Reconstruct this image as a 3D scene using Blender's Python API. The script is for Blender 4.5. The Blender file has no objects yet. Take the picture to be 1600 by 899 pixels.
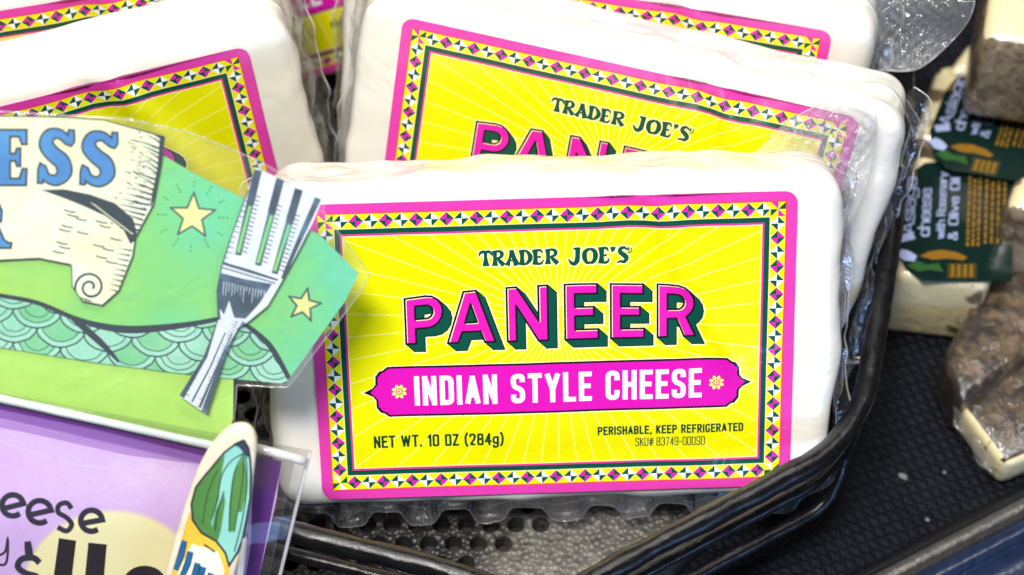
import bpy, bmesh, math, random
import numpy as np
from mathutils import Vector, Matrix, noise
from mathutils.geometry import delaunay_2d_cdt
random.seed(7)
sc = bpy.context.scene
K = 0.01                                  # all lengths below are centimetres; K turns them into metres

# ------------------------------------------------------------------ camera
PITCH = math.radians(55)
FWD = Vector((0, math.cos(PITCH), -math.sin(PITCH)))
RIGHT = Vector((1, 0, 0)); UP = RIGHT.cross(FWD)
CAM = -50 * FWD + Vector((0, 0, 5.2))
FPX = 3000.0
cam = bpy.data.cameras.new('camera'); cam_o = bpy.data.objects.new('camera', cam)
sc.collection.objects.link(cam_o); sc.camera = cam_o
cam.sensor_width = 36; cam.lens = FPX / 1600 * 36; cam.clip_start = 0.01; cam.clip_end = 20
cam_o.location = CAM * K
cam_o.rotation_euler = (math.radians(90) - PITCH, 0, 0)
cam.dof.use_dof = True; cam.dof.focus_distance = 0.490; cam.dof.aperture_fstop = 10

# ------------------------------------------------------------------ light
w = bpy.data.worlds.new('World'); sc.world = w; w.use_nodes = True
w.node_tree.nodes['Background'].inputs[0].default_value = (0.80, 0.88, 1.0, 1)
w.node_tree.nodes['Background'].inputs[1].default_value = 0.05
def area(name, loc, target, sx, sy, power, col):
    l = bpy.data.lights.new(name, 'AREA'); l.shape = 'RECTANGLE'; l.size = sx; l.size_y = sy
    l.energy = power; l.color = col
    o = bpy.data.objects.new(name, l); sc.collection.objects.link(o)
    o.location = loc
    o.rotation_euler = (Vector(target) - Vector(loc)).to_track_quat('-Z', 'Y').to_euler()
    return o
area('shelf_light_strip', (0.05, 0.20, 1.00), (0, 0.0, 0.03), 1.2, 0.10, 6.5, (1.0, 0.97, 0.92))
area('ceiling_light', (-0.22, -0.42, 1.45), (0, 0, 0.03), 0.40, 0.22, 29, (1.0, 0.97, 0.92))
area('added_blue_fill', (0.62, -0.95, 0.10), (0.05, 0, 0.02), 0.7, 0.18, 3.6, (0.30, 0.52, 1.0))  # added blue lamp, no real fixture: puts blue reflections on the wires
sc.view_settings.view_transform = 'Standard'; sc.view_settings.look = 'None'
sc.view_settings.exposure = 0.07; sc.view_settings.gamma = 1
sc.cycles.transparent_max_bounces = 24; sc.cycles.max_bounces = 10
sc.cycles.caustics_reflective = False; sc.cycles.caustics_refractive = False

# ------------------------------------------------------------------ pixel helpers
def ray(px, py):
    return (RIGHT * ((px - 800) / FPX) - UP * ((py - 449.5) / FPX) + FWD)
def on_z(px, py, z):
    d = ray(px, py); return CAM + d * ((z - CAM.z) / d.z)
def on_plane(px, py, p0, n):
    d = ray(px, py); return CAM + d * ((p0 - CAM).dot(n) / d.dot(n))
def at_depth(px, py, dist):
    return CAM + ray(px, py) * dist

# ------------------------------------------------------------------ materials
def lin(c):
    return tuple(((v / 255) / 12.92 if v / 255 <= 0.04045 else ((v / 255 + 0.055) / 1.055) ** 2.4) for v in c) + (1,)
def nodes_of(m):
    m.use_nodes = True; nt = m.node_tree; return nt, nt.nodes, nt.links, nt.nodes['Principled BSDF']
def noise_node(nt, scale, detail=4, rough=0.6, coord='Object', dist=0):
    tc = nt.nodes.new('ShaderNodeTexCoord'); n = nt.nodes.new('ShaderNodeTexNoise')
    n.inputs['Scale'].default_value = scale; n.inputs['Detail'].default_value = detail
    n.inputs['Roughness'].default_value = rough; n.inputs['Distortion'].default_value = dist
    nt.links.new(tc.outputs[coord], n.inputs['Vector']); return n
def bump(nt, src, dist, strength=1.0, prev=None):
    b = nt.nodes.new('ShaderNodeBump'); b.inputs['Distance'].default_value = dist; b.inputs['Strength'].default_value = strength
    nt.links.new(src, b.inputs['Height'])
    if prev: nt.links.new(prev.outputs[0], b.inputs['Normal'])
    return b
def ramp(nt, src, stops):
    r = nt.nodes.new('ShaderNodeValToRGB'); el = r.color_ramp.elements
    while len(el) < len(stops): el.new(0.5)
    for e, (p, c) in zip(el, stops): e.position = p; e.color = c
    nt.links.new(src, r.inputs[0]); return r
MATS = {}
def ink(col, rough=0.34, var=0.05, paper=False, sheen=0.25):
    key = ('ink', col, rough, var, paper)
    if key in MATS: return MATS[key]
    m = bpy.data.materials.new('print_%d_%d_%d' % col); nt, N, L, p = nodes_of(m)
    a = lin(col)
    n = noise_node(nt, 900 if paper else 420, 5, 0.7)
    lo = tuple(max(0, v * (1 - var * 2)) for v in a[:3]) + (1,); hi = tuple(min(1, v * (1 + var) + var * 0.03) for v in a[:3]) + (1,)
    r = ramp(nt, n.outputs[0], [(0.3, lo), (0.7, hi)]); L.new(r.outputs[0], p.inputs['Base Color'])
    p.inputs['Roughness'].default_value = rough; p.inputs['Specular IOR Level'].default_value = sheen
    if paper:
        n2 = noise_node(nt, 2500, 3, 0.6); L.new(bump(nt, n2.outputs[0], 0.00004, 0.5).outputs[0], p.inputs['Normal'])
    else:
        n2 = noise_node(nt, 60, 3, 0.5); L.new(bump(nt, n2.outputs[0], 0.0005, 0.08).outputs[0], p.inputs['Normal'])
        n3 = noise_node(nt, 38, 3, 0.55, dist=1.5); p.inputs['Coat Weight'].default_value = .7; p.inputs['Coat Roughness'].default_value = .10
        L.new(bump(nt, n3.outputs[0], 0.002, 0.22).outputs[0], p.inputs['Coat Normal'])
    MATS[key] = m; return m
def wash(name, stops, scale=22, rough=0.45, gx=0.0, gy=0.0, grain=0.12):
    """hand-coloured paper: a watercolour wash between a few inks"""
    m = bpy.data.materials.new(name); nt, N, L, p = nodes_of(m)
    tc = N.new('ShaderNodeTexCoord'); sep = N.new('ShaderNodeSeparateXYZ'); L.new(tc.outputs['Generated'], sep.inputs[0])
    n = noise_node(nt, scale, 5, 0.6); g = noise_node(nt, 1500, 2, 0.7)
    def mth(op, a, b):
        k = N.new('ShaderNodeMath'); k.operation = op
        for i, v in enumerate((a, b)):
            if isinstance(v, (int, float)): k.inputs[i].default_value = v
            else: L.new(v, k.inputs[i])
        return k.outputs[0]
    s = mth('ADD', mth('MULTIPLY', sep.outputs[0], gx), mth('MULTIPLY', sep.outputs[2], gy))
    s = mth('ADD', s, mth('MULTIPLY', n.outputs[0], 0.55)); s = mth('ADD', s, mth('MULTIPLY', g.outputs[0], grain))
    r = ramp(nt, s, [(q, lin(c)) for q, c in stops]); L.new(r.outputs[0], p.inputs['Base Color'])
    p.inputs['Roughness'].default_value = rough
    L.new(bump(nt, g.outputs[0], 0.00004, 0.4).outputs[0], p.inputs['Normal'])
    return m
def cheese_mat():
    m = bpy.data.materials.new('white_cheese_in_film'); nt, N, L, p = nodes_of(m)
    n = noise_node(nt, 30, 4, 0.6)
    r = ramp(nt, n.outputs[0], [(0.3, (0.77, 0.75, 0.68, 1)), (0.7, (0.81, 0.795, 0.745, 1))]); L.new(r.outputs[0], p.inputs['Base Color'])
    p.inputs['Roughness'].default_value = 0.30
    p.inputs['Subsurface Weight'].default_value = 0.15
    p.inputs['Subsurface Radius'].default_value = (0.006, 0.005, 0.004); p.inputs['Subsurface Scale'].default_value = 0.5
    p.inputs['Coat Weight'].default_value = 0.6; p.inputs['Coat Roughness'].default_value = 0.05
    n2 = noise_node(nt, 70, 2, 0.45, dist=1.6); b = bump(nt, n2.outputs[0], 0.0012, 0.24)
    n3 = noise_node(nt, 420, 3, 0.5); b2 = bump(nt, n3.outputs[0], 0.0003, 0.07, b)
    tc = N.new('ShaderNodeTexCoord'); sp = N.new('ShaderNodeSeparateXYZ'); L.new(tc.outputs['Object'], sp.inputs[0])
    def mth(op, a, b=0):
        k = N.new('ShaderNodeMath'); k.operation = op
        for i, q in enumerate((a, b)):
            if isinstance(q, (int, float)): k.inputs[i].default_value = q
            else: L.new(q, k.inputs[i])
        return k.outputs[0]
    n4 = noise_node(nt, 32, 3, 0.5); wob = mth('MULTIPLY', mth('SUBTRACT', n4.outputs[0], .5), .020)
    prev = b2
    for z0, amp, kx in ((.0085, .0036, 130.0),):
        arc = mth('MULTIPLY', mth('ABSOLUTE', mth('SINE', mth('MULTIPLY', mth('ADD', sp.outputs[0], sp.outputs[1]), kx))), amp)
        f = mth('ADD', mth('ADD', mth('ADD', sp.outputs[2], z0), arc), wob)
        f = mth('DIVIDE', f, .0011); rd = mth('DIVIDE', 1.0, mth('ADD', 1.0, mth('MULTIPLY', f, f)))
        msk = mth('MULTIPLY', rd, mth('MULTIPLY', mth('MAXIMUM', mth('SUBTRACT', noise_node(nt, 45, 2, .5).outputs[0], .44), 0.0), 5.0))
        prev = bump(nt, msk, .0012, .35, prev)
    b2 = prev
    L.new(b2.outputs[0], p.inputs['Normal']); L.new(b2.outputs[0], p.inputs['Coat Normal'])
    return m
def clear_film(name, haze=0.10, rough=0.07, bscale=130, bdist=0.0008, fres=1.0, tint=(1, 1, 1), cap=.30):
    m = bpy.data.materials.new(name); m.use_nodes = True; nt = m.node_tree; N = nt.nodes; L = nt.links; N.clear()
    out = N.new('ShaderNodeOutputMaterial'); tr = N.new('ShaderNodeBsdfTransparent'); tr.inputs[0].default_value = tint + (1,)
    gl = N.new('ShaderNodeBsdfGlossy'); gl.inputs['Roughness'].default_value = rough
    df = N.new('ShaderNodeBsdfDiffuse'); df.inputs[0].default_value = (0.9, 0.9, 0.9, 1)
    n = noise_node(nt, bscale, 4, 0.6, dist=0.8); b = bump(nt, n.outputs[0], bdist, 0.8)
    L.new(b.outputs[0], gl.inputs['Normal'])
    fr = N.new('ShaderNodeFresnel'); fr.inputs['IOR'].default_value = 1.52; L.new(b.outputs[0], fr.inputs['Normal'])
    mul = N.new('ShaderNodeMath'); mul.operation = 'MULTIPLY'; mul.use_clamp = True; mul.inputs[1].default_value = 1.8 * fres; L.new(fr.outputs[0], mul.inputs[0])
    m1 = N.new('ShaderNodeMixShader'); m1.inputs[0].default_value = haze; L.new(tr.outputs[0], m1.inputs[1]); L.new(df.outputs[0], m1.inputs[2])
    mn = N.new('ShaderNodeMath'); mn.operation = 'MINIMUM'; mn.inputs[1].default_value = cap; L.new(mul.outputs[0], mn.inputs[0])
    m2 = N.new('ShaderNodeMixShader'); L.new(mn.outputs[0], m2.inputs[0]); L.new(m1.outputs[0], m2.inputs[1]); L.new(gl.outputs[0], m2.inputs[2])
    L.new(m2.outputs[0], out.inputs[0]); return m
def wire_mat():
    m = bpy.data.materials.new('black_dipped_wire_coating'); nt, N, L, p = nodes_of(m)
    n = noise_node(nt, 260, 6, 0.7)
    r = ramp(nt, n.outputs[0], [(0.35, (0.004, 0.004, 0.005, 1)), (0.8, (0.012, 0.011, 0.011, 1))]); L.new(r.outputs[0], p.inputs['Base Color'])
    rr = ramp(nt, n.outputs[0], [(0.3, (0.09,) * 3 + (1,)), (0.7, (0.20,) * 3 + (1,))]); L.new(rr.outputs[0], p.inputs['Roughness'])
    b = bump(nt, n.outputs[0], 0.0008, 0.42); n2 = noise_node(nt, 1400, 3, 0.6)
    L.new(bump(nt, n2.outputs[0], 0.00012, 0.3, b).outputs[0], p.inputs['Normal']); return m
def panel_mat():
    m = bpy.data.materials.new('pebbled_black_plastic'); nt, N, L, p = nodes_of(m)
    tc = N.new('ShaderNodeTexCoord'); v = N.new('ShaderNodeTexVoronoi'); v.inputs['Scale'].default_value = 620; L.new(tc.outputs['Object'], v.inputs['Vector'])
    n = noise_node(nt, 300, 5, 0.7)
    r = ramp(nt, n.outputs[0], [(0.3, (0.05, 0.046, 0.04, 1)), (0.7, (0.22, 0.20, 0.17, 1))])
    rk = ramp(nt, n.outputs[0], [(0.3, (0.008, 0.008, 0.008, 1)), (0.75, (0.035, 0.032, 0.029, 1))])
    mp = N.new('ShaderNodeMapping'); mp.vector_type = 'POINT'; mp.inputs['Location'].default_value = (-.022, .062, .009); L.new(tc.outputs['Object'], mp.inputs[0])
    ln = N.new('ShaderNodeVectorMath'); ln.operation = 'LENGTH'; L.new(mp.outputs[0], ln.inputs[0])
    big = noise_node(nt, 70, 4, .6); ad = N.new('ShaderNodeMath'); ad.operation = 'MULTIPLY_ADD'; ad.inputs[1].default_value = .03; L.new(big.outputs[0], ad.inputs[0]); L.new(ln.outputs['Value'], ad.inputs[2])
    fac = ramp(nt, ad.outputs[0], [(.040, (1, 1, 1, 1)), (.056, (0, 0, 0, 1))])  # light painted into the colour: grey lit patch in front, black for pack's shade
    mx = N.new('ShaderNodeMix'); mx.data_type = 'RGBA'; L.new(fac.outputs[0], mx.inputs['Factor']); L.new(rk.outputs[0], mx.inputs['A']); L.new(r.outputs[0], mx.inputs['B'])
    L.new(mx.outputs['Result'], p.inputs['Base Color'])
    p.inputs['Roughness'].default_value = 0.42
    b = bump(nt, v.outputs['Distance'], 0.0011, 0.7); b2 = bump(nt, n.outputs[0], 0.0007, 0.5, b)
    L.new(b2.outputs[0], p.inputs['Normal']); return m
def mat_mat():
    m = bpy.data.materials.new('knitted_black_rubber'); nt, N, L, p = nodes_of(m)
    tc = N.new('ShaderNodeTexCoord'); mp = N.new('ShaderNodeMapping'); mp.inputs['Rotation'].default_value = (0, 0, math.radians(-18)); L.new(tc.outputs['Object'], mp.inputs[0])
    sp = N.new('ShaderNodeSeparateXYZ'); L.new(mp.outputs[0], sp.inputs[0])
    def mth(op, a, b=0):
        k = N.new('ShaderNodeMath'); k.operation = op
        for i, q in enumerate((a, b)):
            if isinstance(q, (int, float)): k.inputs[i].default_value = q
            else: L.new(q, k.inputs[i])
        return k.outputs[0]
    kx = 2 * math.pi / 0.0030; ky = 2 * math.pi / 0.0034
    sx = mth('SINE', mth('MULTIPLY', sp.outputs[0], kx)); ph = mth('MULTIPLY', sx, 0.9)
    sy = mth('SINE', mth('ADD', mth('MULTIPLY', sp.outputs[1], ky), ph))
    n = noise_node(nt, 120, 5, 0.7); nb = noise_node(nt, 900, 3, 0.6)
    h = mth('ADD', mth('ADD', mth('MULTIPLY', sx, 0.5), sy), mth('MULTIPLY', mth('SUBTRACT', nb.outputs[0], .5), 2.2))
    cr = ramp(nt, n.outputs[0], [(0.3, (0.004, 0.005, 0.008, 1)), (0.8, (0.010, 0.011, 0.017, 1))]); L.new(cr.outputs[0], p.inputs['Base Color'])
    p.inputs['Roughness'].default_value = 0.5; p.inputs['Specular IOR Level'].default_value = 0.12
    L.new(bump(nt, h, 0.00055, 0.7).outputs[0], p.inputs['Normal']); return m
def plain(name, col, rough=0.4, metal=0.0, bs=0, bd=0.0):
    m = bpy.data.materials.new(name); nt, N, L, p = nodes_of(m)
    n = noise_node(nt, bs or 200, 4, 0.6)
    a = col if len(col) == 4 else col + (1,)
    r = ramp(nt, n.outputs[0], [(0.3, tuple(v * 0.8 for v in a[:3]) + (1,)), (0.7, tuple(min(1, v * 1.15) for v in a[:3]) + (1,))]); L.new(r.outputs[0], p.inputs['Base Color'])
    p.inputs['Roughness'].default_value = rough; p.inputs['Metallic'].default_value = metal
    if bd: L.new(bump(nt, n.outputs[0], bd, 0.6).outputs[0], p.inputs['Normal'])
    return m
def herb_cheese(name, base, speck, cover, scale=120, soft=.035):
    m = bpy.data.materials.new(name); nt, N, L, p = nodes_of(m)
    n = noise_node(nt, scale, 5, 0.65, dist=0.6); n2 = noise_node(nt, scale * 0.3, 3, 0.5)
    k = N.new('ShaderNodeMath'); k.operation = 'ADD'; L.new(n.outputs[0], k.inputs[0])
    k2 = N.new('ShaderNodeMath'); k2.operation = 'MULTIPLY'; k2.inputs[1].default_value = 0.6; L.new(n2.outputs[0], k2.inputs[0]); L.new(k2.outputs[0], k.inputs[1])
    r = ramp(nt, k.outputs[0], [(cover - soft, base + (1,)), (cover + soft, speck + (1,))]); L.new(r.outputs[0], p.inputs['Base Color'])
    p.inputs['Roughness'].default_value = 0.35; p.inputs['Coat Weight'].default_value = 0.4; p.inputs['Coat Roughness'].default_value = 0.15
    L.new(bump(nt, k.outputs[0], 0.0015, 0.5).outputs[0], p.inputs['Normal']); return m

CHEESE = cheese_mat(); FILM = clear_film('clear_vacuum_film', 0.02, 0.03, 120, .0015, 1.4); BEAD = clear_film('clear_film_edge', 0.42, 0.12, fres=1.3)
FOLD = clear_film('clear_film_fold', 0.16, 0.08, fres=1.4)
TAB = clear_film('embossed_clear_film', 0.16, 0.07, 420, 0.0022, 2.2, cap=.55)
LAMI = clear_film('clear_laminate', 0.05, 0.08, 60, 0.0008, 0.3); ACRYL = clear_film('clear_acrylic', 0.01, 0.04, 12, 0.0003, 0.25)
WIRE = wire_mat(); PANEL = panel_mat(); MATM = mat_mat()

# ------------------------------------------------------------------ mesh helpers
def mesh_obj(name, V, F, mats, mi=None, parent=None, smooth=True, origin=(0, 0, 0), local=False):
    """V in cm (world, or the parent's own frame when local)"""
    me = bpy.data.meshes.new(name); o3 = Vector(origin)
    me.from_pydata([tuple((Vector(v) - o3) * K) for v in V], [], F)
    for m in (mats if isinstance(mats, (list, tuple)) else [mats]): me.materials.append(m)
    if mi: me.polygons.foreach_set('material_index', mi)
    me.polygons.foreach_set('use_smooth', [smooth] * len(me.polygons)); me.update()
    o = bpy.data.objects.new(name, me); sc.collection.objects.link(o)
    if parent is not None: o.parent = parent
    elif not local: o.location = o3 * K
    return o
def tag(o, label=None, cat=None, group=None, kind=None):
    if label: o['label'] = label
    if cat: o['category'] = cat
    if group: o['group'] = group
    if kind: o['kind'] = kind
    return o
def empty(name, loc, R=None):
    o = bpy.data.objects.new(name, None); sc.collection.objects.link(o); o.empty_display_size = 0.01
    o.matrix_world = Matrix.Translation(Vector(loc) * K) @ (R.to_4x4() if R else Matrix.Identity(4)); return o
def solid(o, t):
    md = o.modifiers.new('thickness', 'SOLIDIFY'); md.thickness = t * K; md.offset = -1; return o
def prism(poly3, down, name, mats, parent=None, origin=(0, 0, 0), mi_top=0, mi_side=0, bevel=0.0, seg=2):
    """outline (list of 3D points, seen from above counter-clockwise) swept along the vector down"""
    n = len(poly3); V = [Vector(p) for p in poly3] + [Vector(p) + Vector(down) for p in poly3]
    F = [list(range(n)), list(range(2 * n - 1, n - 1, -1))]; mi = [mi_top, mi_side]
    for i in range(n):
        j = (i + 1) % n; F.append([i, n + i, n + j, j]); mi.append(mi_side)
    o = mesh_obj(name, V, F, mats, mi, parent, False, origin)
    bm = bmesh.new(); bm.from_mesh(o.data); bmesh.ops.recalc_face_normals(bm, faces=bm.faces)
    bm.to_mesh(o.data); bm.free()
    if bevel:
        b = o.modifiers.new('bevel', 'BEVEL'); b.width = bevel * K; b.segments = seg; b.limit_method = 'ANGLE'; b.angle_limit = math.radians(30)
        o.data.polygons.foreach_set('use_smooth', [True] * len(o.data.polygons))
    return o
def catmull(pts, n=8, closed=False):
    P = [Vector(p) for p in pts]; out = []; m = len(P)
    for i in range(m if closed else m - 1):
        a, b, c, d = (P[(i + q) % m] if closed else P[min(max(i + q, 0), m - 1)] for q in (-1, 0, 1, 2))
        for k in range(n):
            t = k / n
            out.append(0.5 * ((2 * b) + (c - a) * t + (2 * a - 5 * b + 4 * c - d) * t * t + (3 * b - a - 3 * c + d) * t ** 3))
    if not closed: out.append(P[-1])
    return out
def fillet(pts, r, n=8):
    P = [Vector(p) for p in pts]; out = [P[0]]
    for a, b, c in zip(P, P[1:], P[2:]):
        u = (a - b); v = (c - b); d = min(r, u.length * 0.49, v.length * 0.49)
        p = b + u.normalized() * d; q = b + v.normalized() * d
        for k in range(n + 1):
            t = k / n; out.append(p * (1 - t) ** 2 + b * 2 * t * (1 - t) + q * t * t)
    out.append(P[-1]); return out
def tube(name, path, r, mat, parent=None, origin=(0, 0, 0), sides=14, wob=0.0, step=0.25, caps=True):
    P = [Vector(p) for p in path]; Q = [P[0]]
    for a, b in zip(P, P[1:]):
        k = max(1, int((b - a).length / step))
        Q += [a.lerp(b, (i + 1) / k) for i in range(k)]
    V = []; F = []; nrm = None
    for i, p in enumerate(Q):
        t = (Q[min(i + 1, len(Q) - 1)] - Q[max(i - 1, 0)]).normalized()
        if nrm is None: nrm = t.orthogonal().normalized()
        nrm = (nrm - t * nrm.dot(t)).normalized(); bi = t.cross(nrm)
        for k in range(sides):
            a = 2 * math.pi * k / sides; d = nrm * math.cos(a) + bi * math.sin(a)
            q = p + d * r
            V.append(q + d * wob * (noise.noise(q * 1.3) + 0.5 * noise.noise(q * 3.7)))
    for i in range(len(Q) - 1):
        for k in range(sides):
            l = (k + 1) % sides; F.append([i * sides + k, i * sides + l, (i + 1) * sides + l, (i + 1) * sides + k])
    if caps: F.append(list(range(sides - 1, -1, -1))); F.append([(len(Q) - 1) * sides + k for k in range(sides)])
    return mesh_obj(name, V, F, mat, None, parent, True, origin)

# ------------------------------------------------------------------ flat print: a planar map of coloured regions
class Print:
    def __init__(s): s.V = []; s.E = []; s.F = []; s.info = []
    def poly(s, pts, col, pr, clip=None, cancel=None):
        P = []
        for p in pts:
            v = Vector((p[0], p[1]))
            if not P or (v - P[-1]).length > 1e-4: P.append(v)
        if len(P) > 2 and (P[0] - P[-1]).length < 1e-4: P.pop()
        if len(P) < 3: return -1
        A = sum(P[i].x * P[(i + 1) % len(P)].y - P[(i + 1) % len(P)].x * P[i].y for i in range(len(P)))
        if abs(A) < 1e-7: return -1
        if A < 0: P.reverse()
        n = len(s.V); s.V += P; s.F.append(list(range(n, n + len(P)))); s.info.append((col, pr, clip, cancel)); return len(s.F) - 1
    def line(s, pts, wd, col, pr, clip=None, cap=0.0):
        P = [Vector((p[0], p[1])) for p in pts]; Q = [P[0]]
        W = [p[2] if len(p) > 2 else wd for p in pts]; WQ = [W[0]]
        for p, ww in zip(P[1:], W[1:]):
            if (p - Q[-1]).length > 1e-4: Q.append(p); WQ.append(ww)
        if len(Q) < 2: return
        if cap:
            Q[0] = Q[0] - (Q[1] - Q[0]).normalized() * cap; Q[-1] = Q[-1] + (Q[-1] - Q[-2]).normalized() * cap
        Lf = []; Rt = []
        for i, p in enumerate(Q):
            a = (p - Q[i - 1]).normalized() if i else None; b = (Q[i + 1] - p).normalized() if i < len(Q) - 1 else None
            t = a if b is None else b if a is None else (a + b)
            if t.length < 0.2: t = b
            t = t.normalized(); n = Vector((-t.y, t.x)); k = 1.0
            if a is not None and b is not None: k = min(2.2, 1 / max(0.3, n.dot(Vector((-b.y, b.x)))))
            h = WQ[i] / 2 * k; Lf.append(p + n * h); Rt.append(p - n * h)
        return s.poly(Lf + Rt[::-1], col, pr, clip)
    def edge(s, a, b):
        n = len(s.V); s.V += [Vector(a), Vector(b)]; s.E.append((n, n + 1))
    def build(s, eps=1e-5):
        E_ = list(s.E)
        for f in s.F: E_ += [(f[k], f[(k + 1) % len(f)]) for k in range(len(f))]
        V, E, F, ov, oe, of = delaunay_2d_cdt(s.V, E_, [], 0, eps, False)
        tris = []; cols = []; names = []
        T = np.array([list(f) for f in F]); VN = np.array([(v.x, v.y) for v in V]); cen = VN[T].mean(1)
        order = np.argsort(cen[:, 0]); cx = cen[order, 0]; cy = cen[order, 1]
        member = [[] for _ in range(len(T))]
        for i, poly in enumerate(s.F):
            pv = np.array([(s.V[k].x, s.V[k].y) for k in poly]); lo = pv.min(0); hi = pv.max(0)
            a, b = np.searchsorted(cx, lo[0]), np.searchsorted(cx, hi[0])
            if b <= a: continue
            idx = np.arange(a, b); idx = idx[(cy[a:b] >= lo[1]) & (cy[a:b] <= hi[1])]
            if not len(idx): continue
            x = cx[idx][:, None]; y = cy[idx][:, None]
            x0, y0 = pv[:, 0][None], pv[:, 1][None]; x1, y1 = np.roll(pv[:, 0], -1)[None], np.roll(pv[:, 1], -1)[None]
            side = (x1 - x0) * (y - y0) - (x - x0) * (y1 - y0)
            wn = ((y0 <= y) & (y1 > y) & (side > 0)).sum(1) - ((y0 > y) & (y1 <= y) & (side < 0)).sum(1)
            for k in order[idx[wn != 0]]: member[k].append(i)
        for f, o in zip(F, member):
            if not o: continue
            S = set(o)
            for i in o:
                c = s.info[i][3]
                if c is not None: S.discard(i); S.discard(c)
            best = None
            for i in S:
                col, pr, clip, c = s.info[i]
                if clip is not None and (clip not in S or (s.info[clip][2] is not None and s.info[clip][2] not in S)): continue
                if col is not None and (best is None or pr > best[0]): best = (pr, col)
            if best is None: continue
            if best[1] not in names: names.append(best[1])
            tris.append(list(f)); cols.append(names.index(best[1]))
        return V, tris, cols, names
def flat(pr, name, mapf, matf, parent, origin=(0, 0, 0), thick=0.0, smooth=False):
    V, T, Cc, names = pr.build()
    W = [mapf(v) for v in V]
    o = mesh_obj(name, W, T, [matf(n) for n in names], Cc, parent, smooth, origin)
    if thick: solid(o, thick)
    return o
def circle(cx, cy, rx, ry=None, n=24, a0=0, a1=2 * math.pi):
    ry = rx if ry is None else ry
    full = abs(a1 - a0 - 2 * math.pi) < 1e-6
    return [(cx + rx * math.cos(a0 + (a1 - a0) * i / (n if full else n - 1)), cy + ry * math.sin(a0 + (a1 - a0) * i / (n if full else n - 1))) for i in range(n)]

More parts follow.
